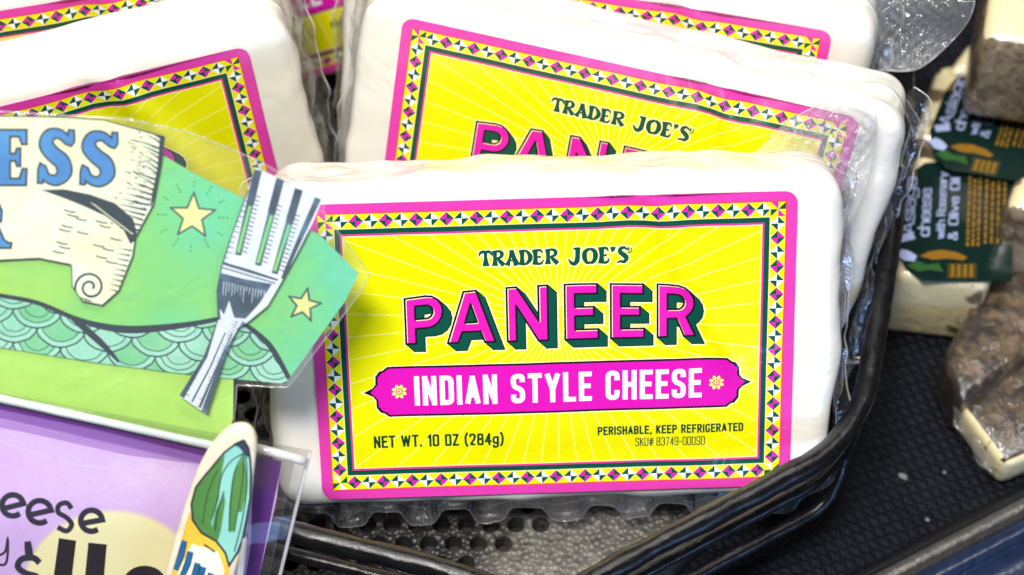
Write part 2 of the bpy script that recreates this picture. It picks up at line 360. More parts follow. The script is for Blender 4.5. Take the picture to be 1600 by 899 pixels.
# stroke alphabet, centre lines in a unit box: (width, paths, corner radius)
GL = {
 'I': (0.0, [[(0, 0), (0, 1)]]), 'N': (1, [[(0, 0), (0, 1)], [(0, 1), (1, 0)], [(1, 0), (1, 1)]]),
 'D': (1, [[(0, 0), (0, 1)], [(0, 1), (1, 1), (1, 0), (0, 0)]]), 'A': (1.1, [[(0, 0), (.5, 1)], [(.5, 1), (1, 0)], [(.22, .28), (.78, .28)]]),
 'S': (1, [[(1, .76), (1, 1), (0, 1), (0, .57), (1, .45), (1, 0), (0, 0), (0, .26)]]),
 'T': (1, [[(0, 1), (1, 1)], [(.5, 1), (.5, 0)]]), 'Y': (1.1, [[(0, 1), (.5, .42)], [(1, 1), (.5, .42)], [(.5, .42), (.5, 0)]]),
 'L': (.85, [[(0, 1), (0, 0)], [(0, 0), (1, 0)]]), 'E': (.88, [[(0, 0), (0, 1)], [(0, 1), (1, 1)], [(0, .52), (.85, .52)], [(0, 0), (1, 0)]]),
 'C': (1, [[(1, .7), (1, 1), (0, 1), (0, 0), (1, 0), (1, .3)]]), 'H': (1, [[(0, 0), (0, 1)], [(1, 0), (1, 1)], [(0, .52), (1, .52)]]),
 'W': (1.7, [[(0, 1), (.25, 0)], [(.25, 0), (.5, .95)], [(.5, .95), (.75, 0)], [(.75, 0), (1, 1)]]),
 'O': (1, [[(.5, 1), (0, 1), (0, 0), (.5, 0)], [(.5, 1), (1, 1), (1, 0), (.5, 0)]]), 'Z': (.9, [[(0, 1), (1, 1)], [(1, 1), (0, 0)], [(0, 0), (1, 0)]]),
 'P': (1, [[(0, 0), (0, 1)], [(0, 1), (1, 1), (1, .46), (0, .46)]]), 'R': (1, [[(0, 0), (0, 1)], [(0, 1), (1, 1), (1, .5), (0, .5)], [(.5, .5), (1, 0)]]),
 'B': (1, [[(0, 0), (0, 1)], [(0, 1), (.95, 1), (.95, .53), (0, .53)], [(0, .53), (1, .53), (1, 0), (0, 0)]]),
 'K': (1, [[(0, 0), (0, 1)], [(1, 1), (0, .42)], [(.3, .6), (1, 0)]]), 'F': (.85, [[(0, 0), (0, 1)], [(0, 1), (1, 1)], [(0, .52), (.85, .52)]]),
 'G': (1, [[(1, .76), (1, 1), (0, 1), (0, 0), (1, 0), (1, .42), (.6, .42)]]), 'U': (1, [[(0, 1), (0, 0), (1, 0), (1, 1)]]),
 '0': (1, [[(.5, 1), (0, 1), (0, 0), (.5, 0)], [(.5, 1), (1, 1), (1, 0), (.5, 0)]]), '1': (.4, [[(1, 0), (1, 1)], [(1, 1), (0, .8)]]),
 '2': (1, [[(0, .74), (0, 1), (1, 1), (1, .6), (0, 0)], [(0, 0), (1, 0)]]), '3': (1, [[(0, .76), (0, 1), (1, 1), (1, .54), (.4, .54)], [(.4, .54), (1, .54), (1, 0), (0, 0), (0, .24)]]),
 '4': (1, [[(.75, 0), (.75, 1)], [(.75, 1), (0, .3)], [(0, .3), (1, .3)]]), '7': (.9, [[(0, 1), (1, 1)], [(1, 1), (.35, 0)]]),
 '8': (1, [[(.5, 1), (.05, 1), (.05, .54), (.5, .54)], [(.5, 1), (.95, 1), (.95, .54), (.5, .54)], [(.5, .54), (0, .54), (0, 0), (.5, 0)], [(.5, .54), (1, .54), (1, 0), (.5, 0)]]),
 '9': (1, [[(0, .22), (0, 0), (1, 0), (1, 1), (.5, 1)], [(.5, 1), (0, 1), (0, .44), (1, .44)]]),
 '#': (1.2, [[(.2, 0), (.4, 1)], [(.6, 0), (.8, 1)], [(0, .35), (.95, .35)], [(.05, .66), (1, .66)]]),
 '(': (.35, [[(1, 1.1), (0, .8), (0, .2), (1, -.12)]]), ')': (.35, [[(0, 1.1), (1, .8), (1, .2), (0, -.12)]]),
 '.': (0.0, [[(0, 0), (0, .03)]]), ',': (.1, [[(1, .03), (0, -.16)]]), '-': (.6, [[(0, .45), (1, .45)]]),
 'g': (.95, [[(1, .7), (1, -.28), (0, -.28), (0, -.16)], [(1, .7), (0, .7), (0, .12), (1, .12)]]),
 'a': (.9, [[(1, 0), (1, .68), (0, .68)], [(1, .4), (0, .4), (0, 0), (1, 0)]]), 's': (.8, [[(1, .55), (1, .68), (0, .68), (0, .36), (1, .32), (1, 0), (0, 0), (0, .13)]]),
 'i': (0.0, [[(0, 0), (0, .68)], [(0, .9), (0, .96)]]), 'o': (.9, [[(.5, .68), (0, .68), (0, 0), (.5, 0)], [(.5, .68), (1, .68), (1, 0), (.5, 0)]]),
 'c': (.8, [[(1, .5), (1, .68), (0, .68), (0, 0), (1, 0), (1, .18)]]), 'h': (.9, [[(0, 0), (0, 1)], [(0, .68), (1, .68), (1, 0)]]),
 'e': (.9, [[(0, .35), (1, .35), (1, .68), (0, .68), (0, 0), (1, 0), (1, .14)]]), 'w': (1.5, [[(0, .68), (.25, 0)], [(.25, 0), (.5, .66)], [(.5, .66), (.75, 0)], [(.75, 0), (1, .68)]]),
 't': (.6, [[(.4, .95), (.4, 0), (1, 0)], [(0, .68), (1, .68)]]), 'm': (1.5, [[(0, 0), (0, .68)], [(0, .68), (.5, .68), (.5, 0)], [(.5, .68), (1, .68), (1, 0)]]),
 'r': (.6, [[(0, 0), (0, .68)], [(0, .5), (.3, .68), (1, .68)]]), 'y': (1, [[(0, .68), (.5, 0)], [(1, .68), (.3, -.28)]]), 'l': (0.0, [[(0, 0), (0, 1)]]),
 'v': (.9, [[(0, .68), (.5, 0)], [(.5, 0), (1, .68)]]), '&': (1, [[(1, 0), (.2, .78), (.2, 1), (.75, 1), (.75, .7), (0, .4), (0, 0), (.6, 0), (1, .4)]]),
}
SHARP = set('NATYLEHWZKF47#IMv')
def text(pr, s, x, y, h, wd, st, col, prio, fit=None, gap=None, space=None, tr=None, cap=None):
    """stroke lettering; wd = letter width, st = stroke, fit = total width"""
    gap = st * 0.75 if gap is None else gap; space = wd * 0.75 if space is None else space
    tr = tr or (lambda p: p)
    total = 0
    for ch in s: total += space if ch == ' ' else (GL[ch][0] * (wd - st) + st + gap)
    total -= gap; k = (fit / total) if fit else 1.0
    cx = 0
    for ch in s:
        if ch == ' ': cx += space; continue
        gw, paths = GL[ch]; gw *= (wd - st)
        for pth in paths:
            pts = [Vector(((cx + st / 2 + q[0] * gw) * k, st / 2 + q[1] * (h - st))) for q in pth]
            if len(pts) > 2 and ch not in SHARP: pts = fillet(pts, min(wd * 0.38, h * 0.22), 4)
            diag = len(pts) == 2 and abs(pts[0].x - pts[1].x) > 0.02 * h and abs(pts[0].y - pts[1].y) > 0.02 * h
            c = st * 0.5 if not diag else st * 0.32
            if len(pts) > 2 and ch in 'OD08PRB': c = 0.01
            if ch in 'CSG239': c = 0.0
            # extend the ends
            a = (pts[0] - pts[1]).normalized() * c; b = (pts[-1] - pts[-2]).normalized() * c
            pts[0] = pts[0] + a; pts[-1] = pts[-1] + b
            pr.line([tr((x + p.x, y + p.y)) for p in pts], st, col, prio)
        cx += gw + st + gap
# flared display letters: paths of (x, y, width)
FL = {
 'T': [[(.5, .95, .20), (.5, .5, .20), (.52, 0, .40)], [(-.03, .62, .03), (.1, .86, .15), (.3, .94, .17), (.5, .92, .17), (.72, .94, .17), (.9, .86, .15), (1.03, .62, .03)]],
 'R': [[(.22, 1, .30), (.24, .5, .20), (.22, 0, .34)], [(.2, .93, .13), (.6, .95, .15), (.82, .8, .22), (.74, .58, .17), (.3, .47, .10)], [(.45, .5, .12), (.65, .3, .22), (.98, .03, .26)]],
 'A': [[(.5, 1, .22), (.34, .45, .15), (.14, 0, .30)], [(.48, 1, .24), (.68, .45, .25), (.9, 0, .34)], [(.3, .33, .12), (.7, .33, .12)]],
 'D': [[(.2, 1, .34), (.24, .5, .22), (.2, 0, .34)], [(.15, .94, .12), (.55, .92, .14), (.86, .6, .25), (.84, .35, .25), (.55, .08, .15), (.15, .06, .12)]],
 'E': [[(.22, 1, .34), (.26, .5, .22), (.22, 0, .34)], [(.15, .93, .13), (.7, .93, .14), (.9, .72, .05)], [(.3, .5, .11), (.75, .5, .16)], [(.15, .07, .13), (.75, .07, .14), (.98, .32, .05)]],
 'J': [[(.35, .95, .10), (.7, .95, .14), (1, .97, .10)], [(.75, .97, .26), (.73, .5, .24), (.66, .2, .26), (.4, .02, .2), (.12, .12, .16), (-.12, .34, .04)]],
 'O': [[(.5, .93, .14), (.18, .75, .22), (.13, .4, .26), (.28, .1, .18), (.5, .06, .14)], [(.5, .93, .14), (.8, .78, .22), (.88, .45, .26), (.74, .14, .2), (.5, .06, .14)]],
 "'": [[(.5, 1, .26), (.5, .85, .24), (.3, .66, .04)]],
 'S': [[(1.0, .98, .05), (.86, .8, .10), (.62, .92, .14), (.34, .86, .2), (.3, .66, .22), (.55, .5, .26), (.78, .3, .24), (.62, .08, .18), (.3, .1, .13), (.06, .02, .08)]],
}
def flared(pr, s, x, y, h, widths, gaps, col, prio, halo, slope=0.0):
    cx = x
    for ch, wd, g in zip(s, widths, gaps):
        for pth in FL[ch]:
            P = catmull([(cx + a * wd, y + b * h + slope * (cx - x), c * h * 1.15) for a, b, c in pth], 4) if len(pth) > 2 else [Vector((cx + a * wd, y + b * h, c * h * 0.95)) for a, b, c in pth]
            pr.line(P, 0, col, prio)
            if halo: pr.line([(p.x, p.y, p.z + 0.07) for p in P], 0, halo, prio - 1, cap=0.03)
        cx += wd + g

# ------------------------------------------------------------------ the paneer label (local cm, origin at its centre)
YEL = (232, 230, 0); PINK = (222, 28, 176); EDGE = (220, 62, 172); GREEN = (6, 78, 62); BLACK = (18, 18, 24); CREAM = (250, 244, 178); WHITE = (246, 246, 252); RED = (236, 70, 70); ROSE = (232, 48, 150)
def relief(u, v):
    """height of the front face: gentle puckers and the crease at the right of the label"""
    z = 0.05 * noise.noise(Vector((u * 0.28, v * 0.33, 1.7))) + 0.018 * noise.noise(Vector((u * 0.9, v * 0.8, 5.1)))
    d = (u - 2.75 - (3.4 - v) * 0.48)
    z += 0.11 * math.exp(-(d / 0.42) ** 2) * (0.5 + 0.5 * math.tanh((v + 0.6) * 1.1)) - 0.08 * math.exp(-((d + 0.75) / 0.5) ** 2) * (0.5 + 0.5 * math.tanh((v - 0.2) * 1.3))
    d2 = u - 3.0
    z -= 0.07 * math.exp(-(d2 / 0.6) ** 2) * max(0, (v - 2.9) / 1.15) ** 2
    return z
def rrect(x0, y0, x1, y1, r, n=6):
    out = []
    for cx, cy, a in ((x1 - r, y1 - r, 0), (x0 + r, y1 - r, 90), (x0 + r, y0 + r, 180), (x1 - r, y0 + r, 270)):
        for k in range(n + 1):
            t = math.radians(a + 90 * k / n); out.append((cx + r * math.cos(t), cy + r * math.sin(t)))
    return out
def make_label_print():
    P = Print(); W, H = 12.3, 8.1
    P.poly(rrect(-W / 2, -H / 2, W / 2, H / 2, 0.33), EDGE, 0)
    k = 0.3777; uc, vc = 15 * k, 3.585; bc = vc - 19 * k
    def rect(a, b, c, d, col, pr): return P.poly([(a, b), (c, b), (c, d), (a, d)], col, pr)
    o = k / 2
    rect(-uc - o - .035, bc - o - .035, uc + o + .035, vc + o + .035, RED, 1)
    rect(-uc - o, bc - o, uc + o, vc + o, YEL, 2)
    # patchwork border: cells between pinwheel centres
    def cell(c0, along, across, kind):
        c0 = Vector(c0); A = Vector(along); B = Vector(across)
        q = lambda s, t: c0 + A * (s * k) + B * (t * k)
        m = q(.5, 0)
        def wheel(kd): return ((PINK, GREEN) if kd == 0 else (GREEN, WHITE))
        l1, l2 = wheel(kind); r1, r2 = wheel(1 - kind)
        e = 0.0
        P.poly([q(0, .5), q(0, 0), m], l2 if kind == 0 else WHITE, 4); P.poly([q(0, 0), q(0, -.5), m], l1 if kind == 0 else GREEN, 4)
        P.poly([q(1, .5), q(1, 0), m], r1 if 1 - kind == 0 else GREEN, 4); P.poly([q(1, 0), q(1, -.5), m], r2 if 1 - kind == 0 else WHITE, 4)
        for a, b in (((0, .5), (1, -.5)), ((0, -.5), (1, .5))): P.line([q(*a), q(*b)], 0.022, CREAM, 3)
    for i in range(30):
        if 0 < i < 29 or True:
            cell((-uc + i * k, vc), (1, 0), (0, 1), i % 2); cell((-uc + i * k, bc), (1, 0), (0, 1), (i + 1) % 2)
    for j in range(19):
        for x in (-uc, uc): cell((x, vc - j * k), (0, -1), (1, 0), j % 2)
    for x, y, kd in ((-uc, vc, 0), (uc, vc, 0), (-uc, bc, 1), (uc, bc, 1)):
        rect(x - o, y - o, x + o, y + o, YEL, 5); c1, c2 = (PINK, GREEN) if kd == 0 else (WHITE, GREEN)
        for q in range(4):
            t = math.radians(90 * q); ex = Vector((math.cos(t), math.sin(t))) * o; ey = Vector((-math.sin(t), math.cos(t))) * o
            c = Vector((x, y)); P.poly([c, c + ex, c + ex + ey], c1 if q % 2 else c2, 6); P.poly([c, c + ex + ey, c + ey], YEL, 6)
    gi = o + 0.0
    rect(-uc + gi, bc + gi, uc - gi, vc - gi, CREAM, 7); gi += .018
    rect(-uc + gi, bc + gi, uc - gi, vc - gi, GREEN, 8); gi += .135
    rect(-uc + gi, bc + gi, uc - gi, vc - gi, ROSE, 9); gi += .05
    inner = rect(-uc + gi, bc + gi, uc - gi, vc - gi, CREAM, 10); gi += .022
    inner = rect(-uc + gi, bc + gi, uc - gi, vc - gi, YEL, 11)
    x0, y0, x1, y1 = -uc + gi, bc + gi, uc - gi, vc - gi
    cx, cy = 0.08, 0.80
    for i in range(54):
        t = math.radians(3.33 + i * 360 / 54); d = Vector((math.cos(t), math.sin(t)))
        s = min((x1 - cx) / d.x if d.x > 1e-6 else (x0 - cx) / d.x if d.x < -1e-6 else 99, (y1 - cy) / d.y if d.y > 1e-6 else (y0 - cy) / d.y if d.y < -1e-6 else 99)
        P.line([(cx + d.x * .35, cy + d.y * .35), (cx + d.x * (s - .01), cy + d.y * (s - .01))], 0.034, (244, 240, 112), 12)
    # maker's line
    flared(P, 'TRADER', -1.86, 2.29, 0.41, [.33, .30, .33, .32, .28, .33], [.0, .03, .02, .02, .03, 0], GREEN, 22, CREAM)
    flared(P, "JOE'S", 0.42, 2.27, 0.44, [.28, .37, .27, .13, .33], [.05, .04, .02, .02, 0], GREEN, 22, CREAM)
    P.poly(circle(1.925, 2.60, .085, n=16), GREEN, 20); P.poly(circle(1.925, 2.60, .058, n=16), YEL, 21)
    text(P, 'R', 1.899, 2.562, .078, .052, .018, GREEN, 22)
    # big word
    D = Vector((.215, -.205)); by = .25
    def top(x): return 1.735 - 0.0150 * (x - .45) ** 2
    def warp(x, t): return Vector((x, by + (top(x) - by) * t))
    def densify(c):
        out = []
        for i, p in enumerate(c):
            q = c[(i + 1) % len(c)]; n = max(1, int(abs(q[0] - p[0]) / .3))
            out += [(p[0] + (q[0] - p[0]) * j / n, p[1] + (q[1] - p[1]) * j / n) for j in range(n)]
        return out
    def bowl(xs, xr, t0, t1, n=8):    # right half of a bowl from (xs,t1) round to (xs,t0)
        r = (t1 - t0) / 2; return [(xs + (xr - xs) * math.sin(math.pi * i / n), (t0 + t1) / 2 + r * math.cos(math.pi * i / n)) for i in range(n + 1)]
    def letter(ch, x, wd):
        s = .255
        if ch == 'P': C = [[(x, 0), (x + s, 0), (x + s, .33)] + bowl(x + wd * .55, x + wd, .33, 1)[::-1] + [(x, 1)], [(x + s, .53)] + bowl(x + wd * .55, x + wd - s, .53, .81)[::-1] + [(x + s, .81)]]
        if ch == 'R': C = [[(x, 0), (x + s, 0), (x + s, .35), (x + wd * .5, .35), (x + wd * .70, 0), (x + wd, 0), (x + wd * .76, .385)] + bowl(x + wd * .56, x + wd * .96, .35, 1)[::-1][2:] + [(x, 1)], [(x + s, .53)] + bowl(x + wd * .52, x + wd * .96 - s, .53, .82)[::-1] + [(x + s, .82)]]
        if ch == 'A': C = [[(x, 0), (x + s * 1.05, 0), (x + wd * .31, .21), (x + wd * .69, .21), (x + wd - s * 1.05, 0), (x + wd, 0), (x + wd * .62, 1), (x + wd * .36, 1)], [(x + wd * .375, .39), (x + wd * .625, .39), (x + wd * .5, .75)]]
        if ch == 'N': C = [[(x, 0), (x + s * .92, 0), (x + s * .92, .66), (x + wd - s * .98, 0), (x + wd, 0), (x + wd, 1), (x + wd - s * .92, 1), (x + wd - s * .92, .36), (x + s * .98, 1), (x, 1)]]
        if ch == 'E': C = [[(x, 0), (x + wd, 0), (x + wd, .175), (x + s, .175), (x + s, .42), (x + wd * .87, .42), (x + wd * .87, .585), (x + s, .585), (x + s, .825), (x + wd * .97, .825), (x + wd * .97, 1), (x, 1)]]
        C = [[warp(*q) for q in densify(c)] for c in C]
        face = P.poly(C[0], PINK, 35); sh = P.poly([q + D for q in C[0]], GREEN, 32)
        for hcon in C[1:]:
            P.poly(hcon, None, 0, cancel=face); P.poly([q + D for q in hcon], None, 0, cancel=sh)
        for c in C:
            for i, a in enumerate(c):
                b = c[(i + 1) % len(c)]
                P.poly([a, b, b + D, a + D], GREEN, 32)
                P.line([a, b], .052, BLACK, 36, cap=.02)
                P.line([a + Vector((.028, -.028)), b + Vector((.028, -.028))], .03, CREAM, 36.5 if False else 35.5, clip=face)
                P.line([a + D, b + D], .05, BLACK, 31, cap=.022); P.line([a, a + D], .05, BLACK, 31, cap=.02)
                P.line([a + D, b + D], .12, CREAM, 30, cap=.05); P.line([a, b], .12, CREAM, 30, cap=.05)
    for ch, x, wd in (('P', -3.78, .96), ('A', -2.72, 1.22), ('N', -1.19, 1.04), ('E', .285, .85), ('E', 1.455, .85), ('R', 2.645, .97)): letter(ch, x, wd)
    # banner
    def pill(g):
        yc = -1.06; R = [(0, .645 + g), (4.42 + g * .4, .645 + g), (4.5 + g, .57 + g * .6), (4.6 + g, .52 + g), (4.70 + g, .40 + g * .6), (4.70 + g * 1.1, .22), (4.78 + g, .12), (4.9 + g * 3.2, 0)]
        pts = [(x, yc + y) for x, y in R] + [(x, yc - y) for x, y in R[::-1][1:]]
        left = [(.14 - x + 0, y) for x, y in pts]
        right = [(x, y) for x, y in pts]
        return right + left[::-1]
    P.poly(pill(.085), CREAM, 38); P.poly(pill(.055), BLACK, 39); P.poly(pill(0), (218, 18, 178), 40)
    text(P, 'INDIAN STYLE CHEESE', -3.62, -1.465, .82, .385, .132, WHITE, 44, fit=7.41, gap=.10, space=.30)
    for fx in (-4.02, 4.175):
        for q in range(8):
            t = math.radians(45 * q + 22.5); d = Vector((math.cos(t), math.sin(t))); c = Vector((fx, -1.06))
            for r, wd, col, prr in ((.215, .125, RED, 45), (.20, .095, CREAM, 46), (.165, .05, YEL, 47)):
                n = Vector((-d.y, d.x)); P.poly([c + d * .06, c + d * (r * .6) + n * wd / 2, c + d * r * .92 + n * wd * .32, c + d * r, c + d * r * .92 - n * wd * .32, c + d * (r * .6) - n * wd / 2], col, prr)
        P.poly(circle(fx, -1.06, .085, n=10), RED, 48); P.poly(circle(fx, -1.06, .062, n=10), CREAM, 49); P.poly(circle(fx, -1.06, .03, n=8), RED, 50)
    DG = (14, 62, 44)
    text(P, 'NET WT. 10 OZ (284g)', -4.73, -2.635, .345, .205, .058, DG, 44, fit=3.37, gap=.05, space=.15)
    text(P, 'PERISHABLE, KEEP REFRIGERATED', 1.10, -2.455, .245, .150, .047, DG, 44, fit=3.79, gap=.036, space=.11)
    text(P, 'SKU# 83749-00090', 2.08, -2.80, .245, .140, .026, DG, 44, fit=1.81, gap=.036, space=.08)
    for i in range(1, 32): u = -W / 2 + i * W / 32; P.edge((u, -H / 2 + .01), (u, H / 2 - .01))
    for j in range(1, 20): v = -H / 2 + j * H / 20; P.edge((-W / 2 + .01, v), (W / 2 - .01, v))
    return P
LABEL = make_label_print().build()

# ------------------------------------------------------------------ the vacuum pack
BX, BY0, BY1, BZ = 7.4, -4.42, 4.52, 2.6
def label_mesh(seed):
    V, T, Cc, names = LABEL
    me = bpy.data.meshes.new('label')
    me.from_pydata([((v.x) * K, v.y * K, (relief(v.x, v.y) + 0.04) * K) for v in V], [], T)
    for n in names: me.materials.append(ink(n, 0.30 if n in (YEL, EDGE) else 0.34, 0.012))
    me.polygons.foreach_set('material_index', Cc); me.polygons.foreach_set('use_smooth', [True] * len(T)); me.update()
    nr = []
    for v in V:
        e = .03; nx = (relief(v.x - e, v.y) - relief(v.x + e, v.y)) / (2 * e); ny = (relief(v.x, v.y - e) - relief(v.x, v.y + e)) / (2 * e)
        nr.append(Vector((nx, ny, 1)).normalized())
    me.normals_split_custom_set_from_vertices(nr); return me
def block_mesh(seed):
    bm = bmesh.new(); r = 0.62
    cx, cy, cz = 0, (BY0 + BY1) / 2, -BZ / 2; hx, hy, hz = BX, (BY1 - BY0) / 2, BZ / 2
    def mp(p):
        # soft box: bigger rounding at the four corners of the face
        q = Vector((max(-hx + r, min(hx - r, p.x)), max(-hy + r, min(hy - r, p.y)), max(-hz + r * .8, min(hz - r * .8, p.z))))
        d = p - q
        if d.length > 1e-6: d = d.normalized(); p2 = q + Vector((d.x * r, d.y * r, d.z * r * .8)); nrm = d
        else: p2 = p.copy(); nrm = Vector((0, 0, 1))
        ax, ay = abs(p2.x) - (hx - 1.25), abs(p2.y) - (hy - 1.25)
        if ax > 0 and ay > 0:
            l = math.hypot(ax, ay)
            if l > 1.25 - .0:
                f = (1.25 + (l - 1.25) * .35) / l; p2.x = math.copysign(hx - 1.25 + ax * f, p2.x); p2.y = math.copysign(hy - 1.25 + ay * f, p2.y)
        return p2, nrm
    def grid(fn, nu, nv):
        vs = [[bm.verts.new(fn(i / nu, j / nv)) for j in range(nv + 1)] for i in range(nu + 1)]
        for i in range(nu):
            for j in range(nv): bm.faces.new((vs[i][j], vs[i + 1][j], vs[i + 1][j + 1], vs[i][j + 1]))
    L = lambda a, t: -a + 2 * a * t
    nx, ny, nz = 76, 46, 16
    grid(lambda a, b: (L(hx, a), L(hy, b), hz), nx, ny); grid(lambda a, b: (L(hx, a), -L(hy, b), -hz), nx, ny)
    grid(lambda a, b: (L(hx, a), hy, -L(hz, b)), nx, nz); grid(lambda a, b: (L(hx, a), -hy, L(hz, b)), nx, nz)
    grid(lambda a, b: (hx, L(hy, a), L(hz, b)), ny, nz); grid(lambda a, b: (-hx, L(hy, a), -L(hz, b)), ny, nz)
    bmesh.ops.remove_doubles(bm, verts=bm.verts, dist=1e-4)
    sd = Vector((seed * 13.1, seed * 7.7, seed * 3.3))
    for v in bm.verts:
        p, n = mp(v.co); x, y, z = p.x, p.y + cy, p.z + cz
        s = max(0.0, 1 - max(0, n.z)) if n.z < .999 else 0
        side = max(0, 1 - abs(n.z)) if (abs(v.co.x) > hx - r or abs(v.co.y) > hy - r) else 0
        lump = 0.11 * noise.noise(Vector((x, y, z)) * .45 + sd) + 0.05 * noise.noise(Vector((x, y, z)) * 1.2 + sd)
        a = x if abs(y - cy) > hy - 1.3 else y
        scal = 0.05 * (abs(math.sin(a * math.pi / 1.9 + seed)) - .5) * math.exp(-((z + 1.0) / .55) ** 2) + 0.03 * noise.noise(Vector((x * 1.1, y * 1.1, z * 2.2)) + sd)
        x -= .05 * max(0, x) * max(0, (1.0 - y) / 5.4) ** 2 if x > 0 else 0
        v.co = Vector((x, y, z)) + n * side * (lump * 1.4 + scal)
        if z > -0.5:
            # front: a raised seam of film just inside the rim, then the label's own relief
            v.co.z += relief(x, y) * (1 - side)
            e = min(BX - abs(x), BY1 - y, y - BY0)
            if abs(x) < 6.4 and abs(y) < 4.2 and v.co.z > relief(x, y): v.co.z = relief(x, y)
            v.co.z += 0.035 * math.exp(-((e - .22) / .07) ** 2) * (0.5 + noise.noise(Vector((x * 1.1, y * 1.1, 3)) + sd)) * (1 - side)
    for v in bm.verts:
        if v.co.z > -.4 : v.co.z = min(v.co.z, relief(v.co.x, v.co.y) + (.03 if abs(v.co.x) > 6.5 else 0))
    me = bpy.data.meshes.new('cheese_block')
    for v in bm.verts: v.co *= K
    for f in bm.faces: f.smooth = True
    bmesh.ops.recalc_face_normals(bm, faces=bm.faces)
    bm.to_mesh(me); bm.free(); me.materials.append(CHEESE); return me
FLOOR = -0.9
def outline(n, r=1.15):
    """points and outward normals round the pack"""
    pts = []; segs = []
    hx, y0, y1 = BX, BY0, BY1
    raw = []
    for cx, cy, a in ((hx - r, y1 - r, 0), (-hx + r, y1 - r, 90), (-hx + r, y0 + r, 180), (hx - r, y0 + r, 270)):
        for k in range(13):
            t = math.radians(a + 90 * k / 12); raw.append((Vector((cx + r * math.cos(t), cy + r * math.sin(t))), Vector((math.cos(t), math.sin(t)))))
    raw.append(raw[0]); L = [0]
    for a, b in zip(raw, raw[1:]): L.append(L[-1] + (b[0] - a[0]).length)
    out = []; j = 0
    for i in range(n):
        s = L[-1] * i / n
        while L[j + 1] < s: j += 1
        t = (s - L[j]) / max(1e-6, L[j + 1] - L[j]); out.append((raw[j][0].lerp(raw[j + 1][0], t), raw[j][1].lerp(raw[j + 1][1], t).normalized(), s))
    return out
def film_mesh(seed, M, wide=1.0):
    n = 420; O = outline(n); V = []; F = []; mi = []
    sd = Vector((seed * 5.3, seed * 9.1, 0)); rows = 9
    floor_inv = M
    for p, nn, s in O:
        q = Vector((p.x, p.y, 0)) * .9 + sd
        pk = 0.5 + 0.5 * math.tanh(3.0 * math.sin(2 * math.pi * s / 1.93 + seed + .7 * noise.noise(q * .4)))
        w1 = noise.noise(q * .8); w2 = noise.noise(q * 2.1 + Vector((9, 0, 0)))
        ext = (0.33 + 0.18 * w1 + .08 * w2) * wide
        prof = [(-.02, -.62), (.06 + .04 * w2, -.80), (.13 + .13 * pk, -1.0), (.17 + .20 * pk + .04 * w2, -1.35), (.20 + .22 * pk + .05 * w1, -1.75), (.22 + .12 * pk + .05 * w2, -2.10), (.30 + .06 * pk, -2.28), (.42 + ext * .4, -2.36 + .16 * w1), (.34 + ext, -2.36 + .30 * w1 + .12 * w2)]
        tp = max(0.0, min(1.0, (nn.y - .25) / .5)); tp = tp * tp * (3 - 2 * tp)
        for o, z in prof:
            if tp > 0: o = o * (1 - tp) + tp * (.02 + .10 * max(0, o)) ; z = max(z, -2.5)
            elif nn.y < -.3 and o > .1: o += (.42 + .30 * pk + .08 * w2) * min(1, (-nn.y - .3) / .4)
            v = Vector((p.x + nn.x * o, p.y + nn.y * o, z)); wv = M @ v
            if wv.z < FLOOR + .05: wv.z = FLOOR + .05 + .02 * (w2 + 1); v = M.inverted() @ wv
            V.append(v)
    topcut = lambda i: O[i][1].y > .55
    for i in range(n):
        j = (i + 1) % n
        if topcut(i) or topcut(j): continue
        for r in range(rows - 1): F.append([i * rows + r, j * rows + r, j * rows + r + 1, i * rows + r + 1]); mi.append(0)
    # the cut edge of the film: a fine bead
    b0 = len(V); sides = 5
    for i in range(n):
        e = V[i * rows + rows - 1]; nn = O[i][1]
        for k in range(sides):
            a = 2 * math.pi * k / sides; V.append(e + Vector((nn.x * math.cos(a), nn.y * math.cos(a), math.sin(a))) * .024)
    for i in range(n):
        j = (i + 1) % n
        if topcut(i) or topcut(j): continue
        for k in range(sides): l = (k + 1) % sides; F.append([b0 + i * sides + k, b0 + i * sides + l, b0 + j * sides + l, b0 + j * sides + k]); mi.append(1)
    for row, rad in ((4, .017), (2, .011)):
        b0 = len(V)
        for i in range(n):
            e = V[i * rows + row]; nn = O[i][1]
            for k in range(4): a = math.pi * k / 2; V.append(e + Vector((nn.x * math.cos(a), nn.y * math.cos(a), math.sin(a))) * rad)
        for i in range(n):
            j = (i + 1) % n
            if topcut(i) or topcut(j): continue
            for k in range(4): l = (k + 1) % 4; F.append([b0 + i * 4 + k, b0 + i * 4 + l, b0 + j * 4 + l, b0 + j * 4 + k]); mi.append(2)
    me = bpy.data.meshes.new('film_edge'); me.from_pydata([tuple(v * K) for v in V], [], F)
    me.materials.append(FILM); me.materials.append(BEAD); me.materials.append(FOLD); me.polygons.foreach_set('material_index', mi); me.polygons.foreach_set('use_smooth', [True] * len(F)); me.update(); return me
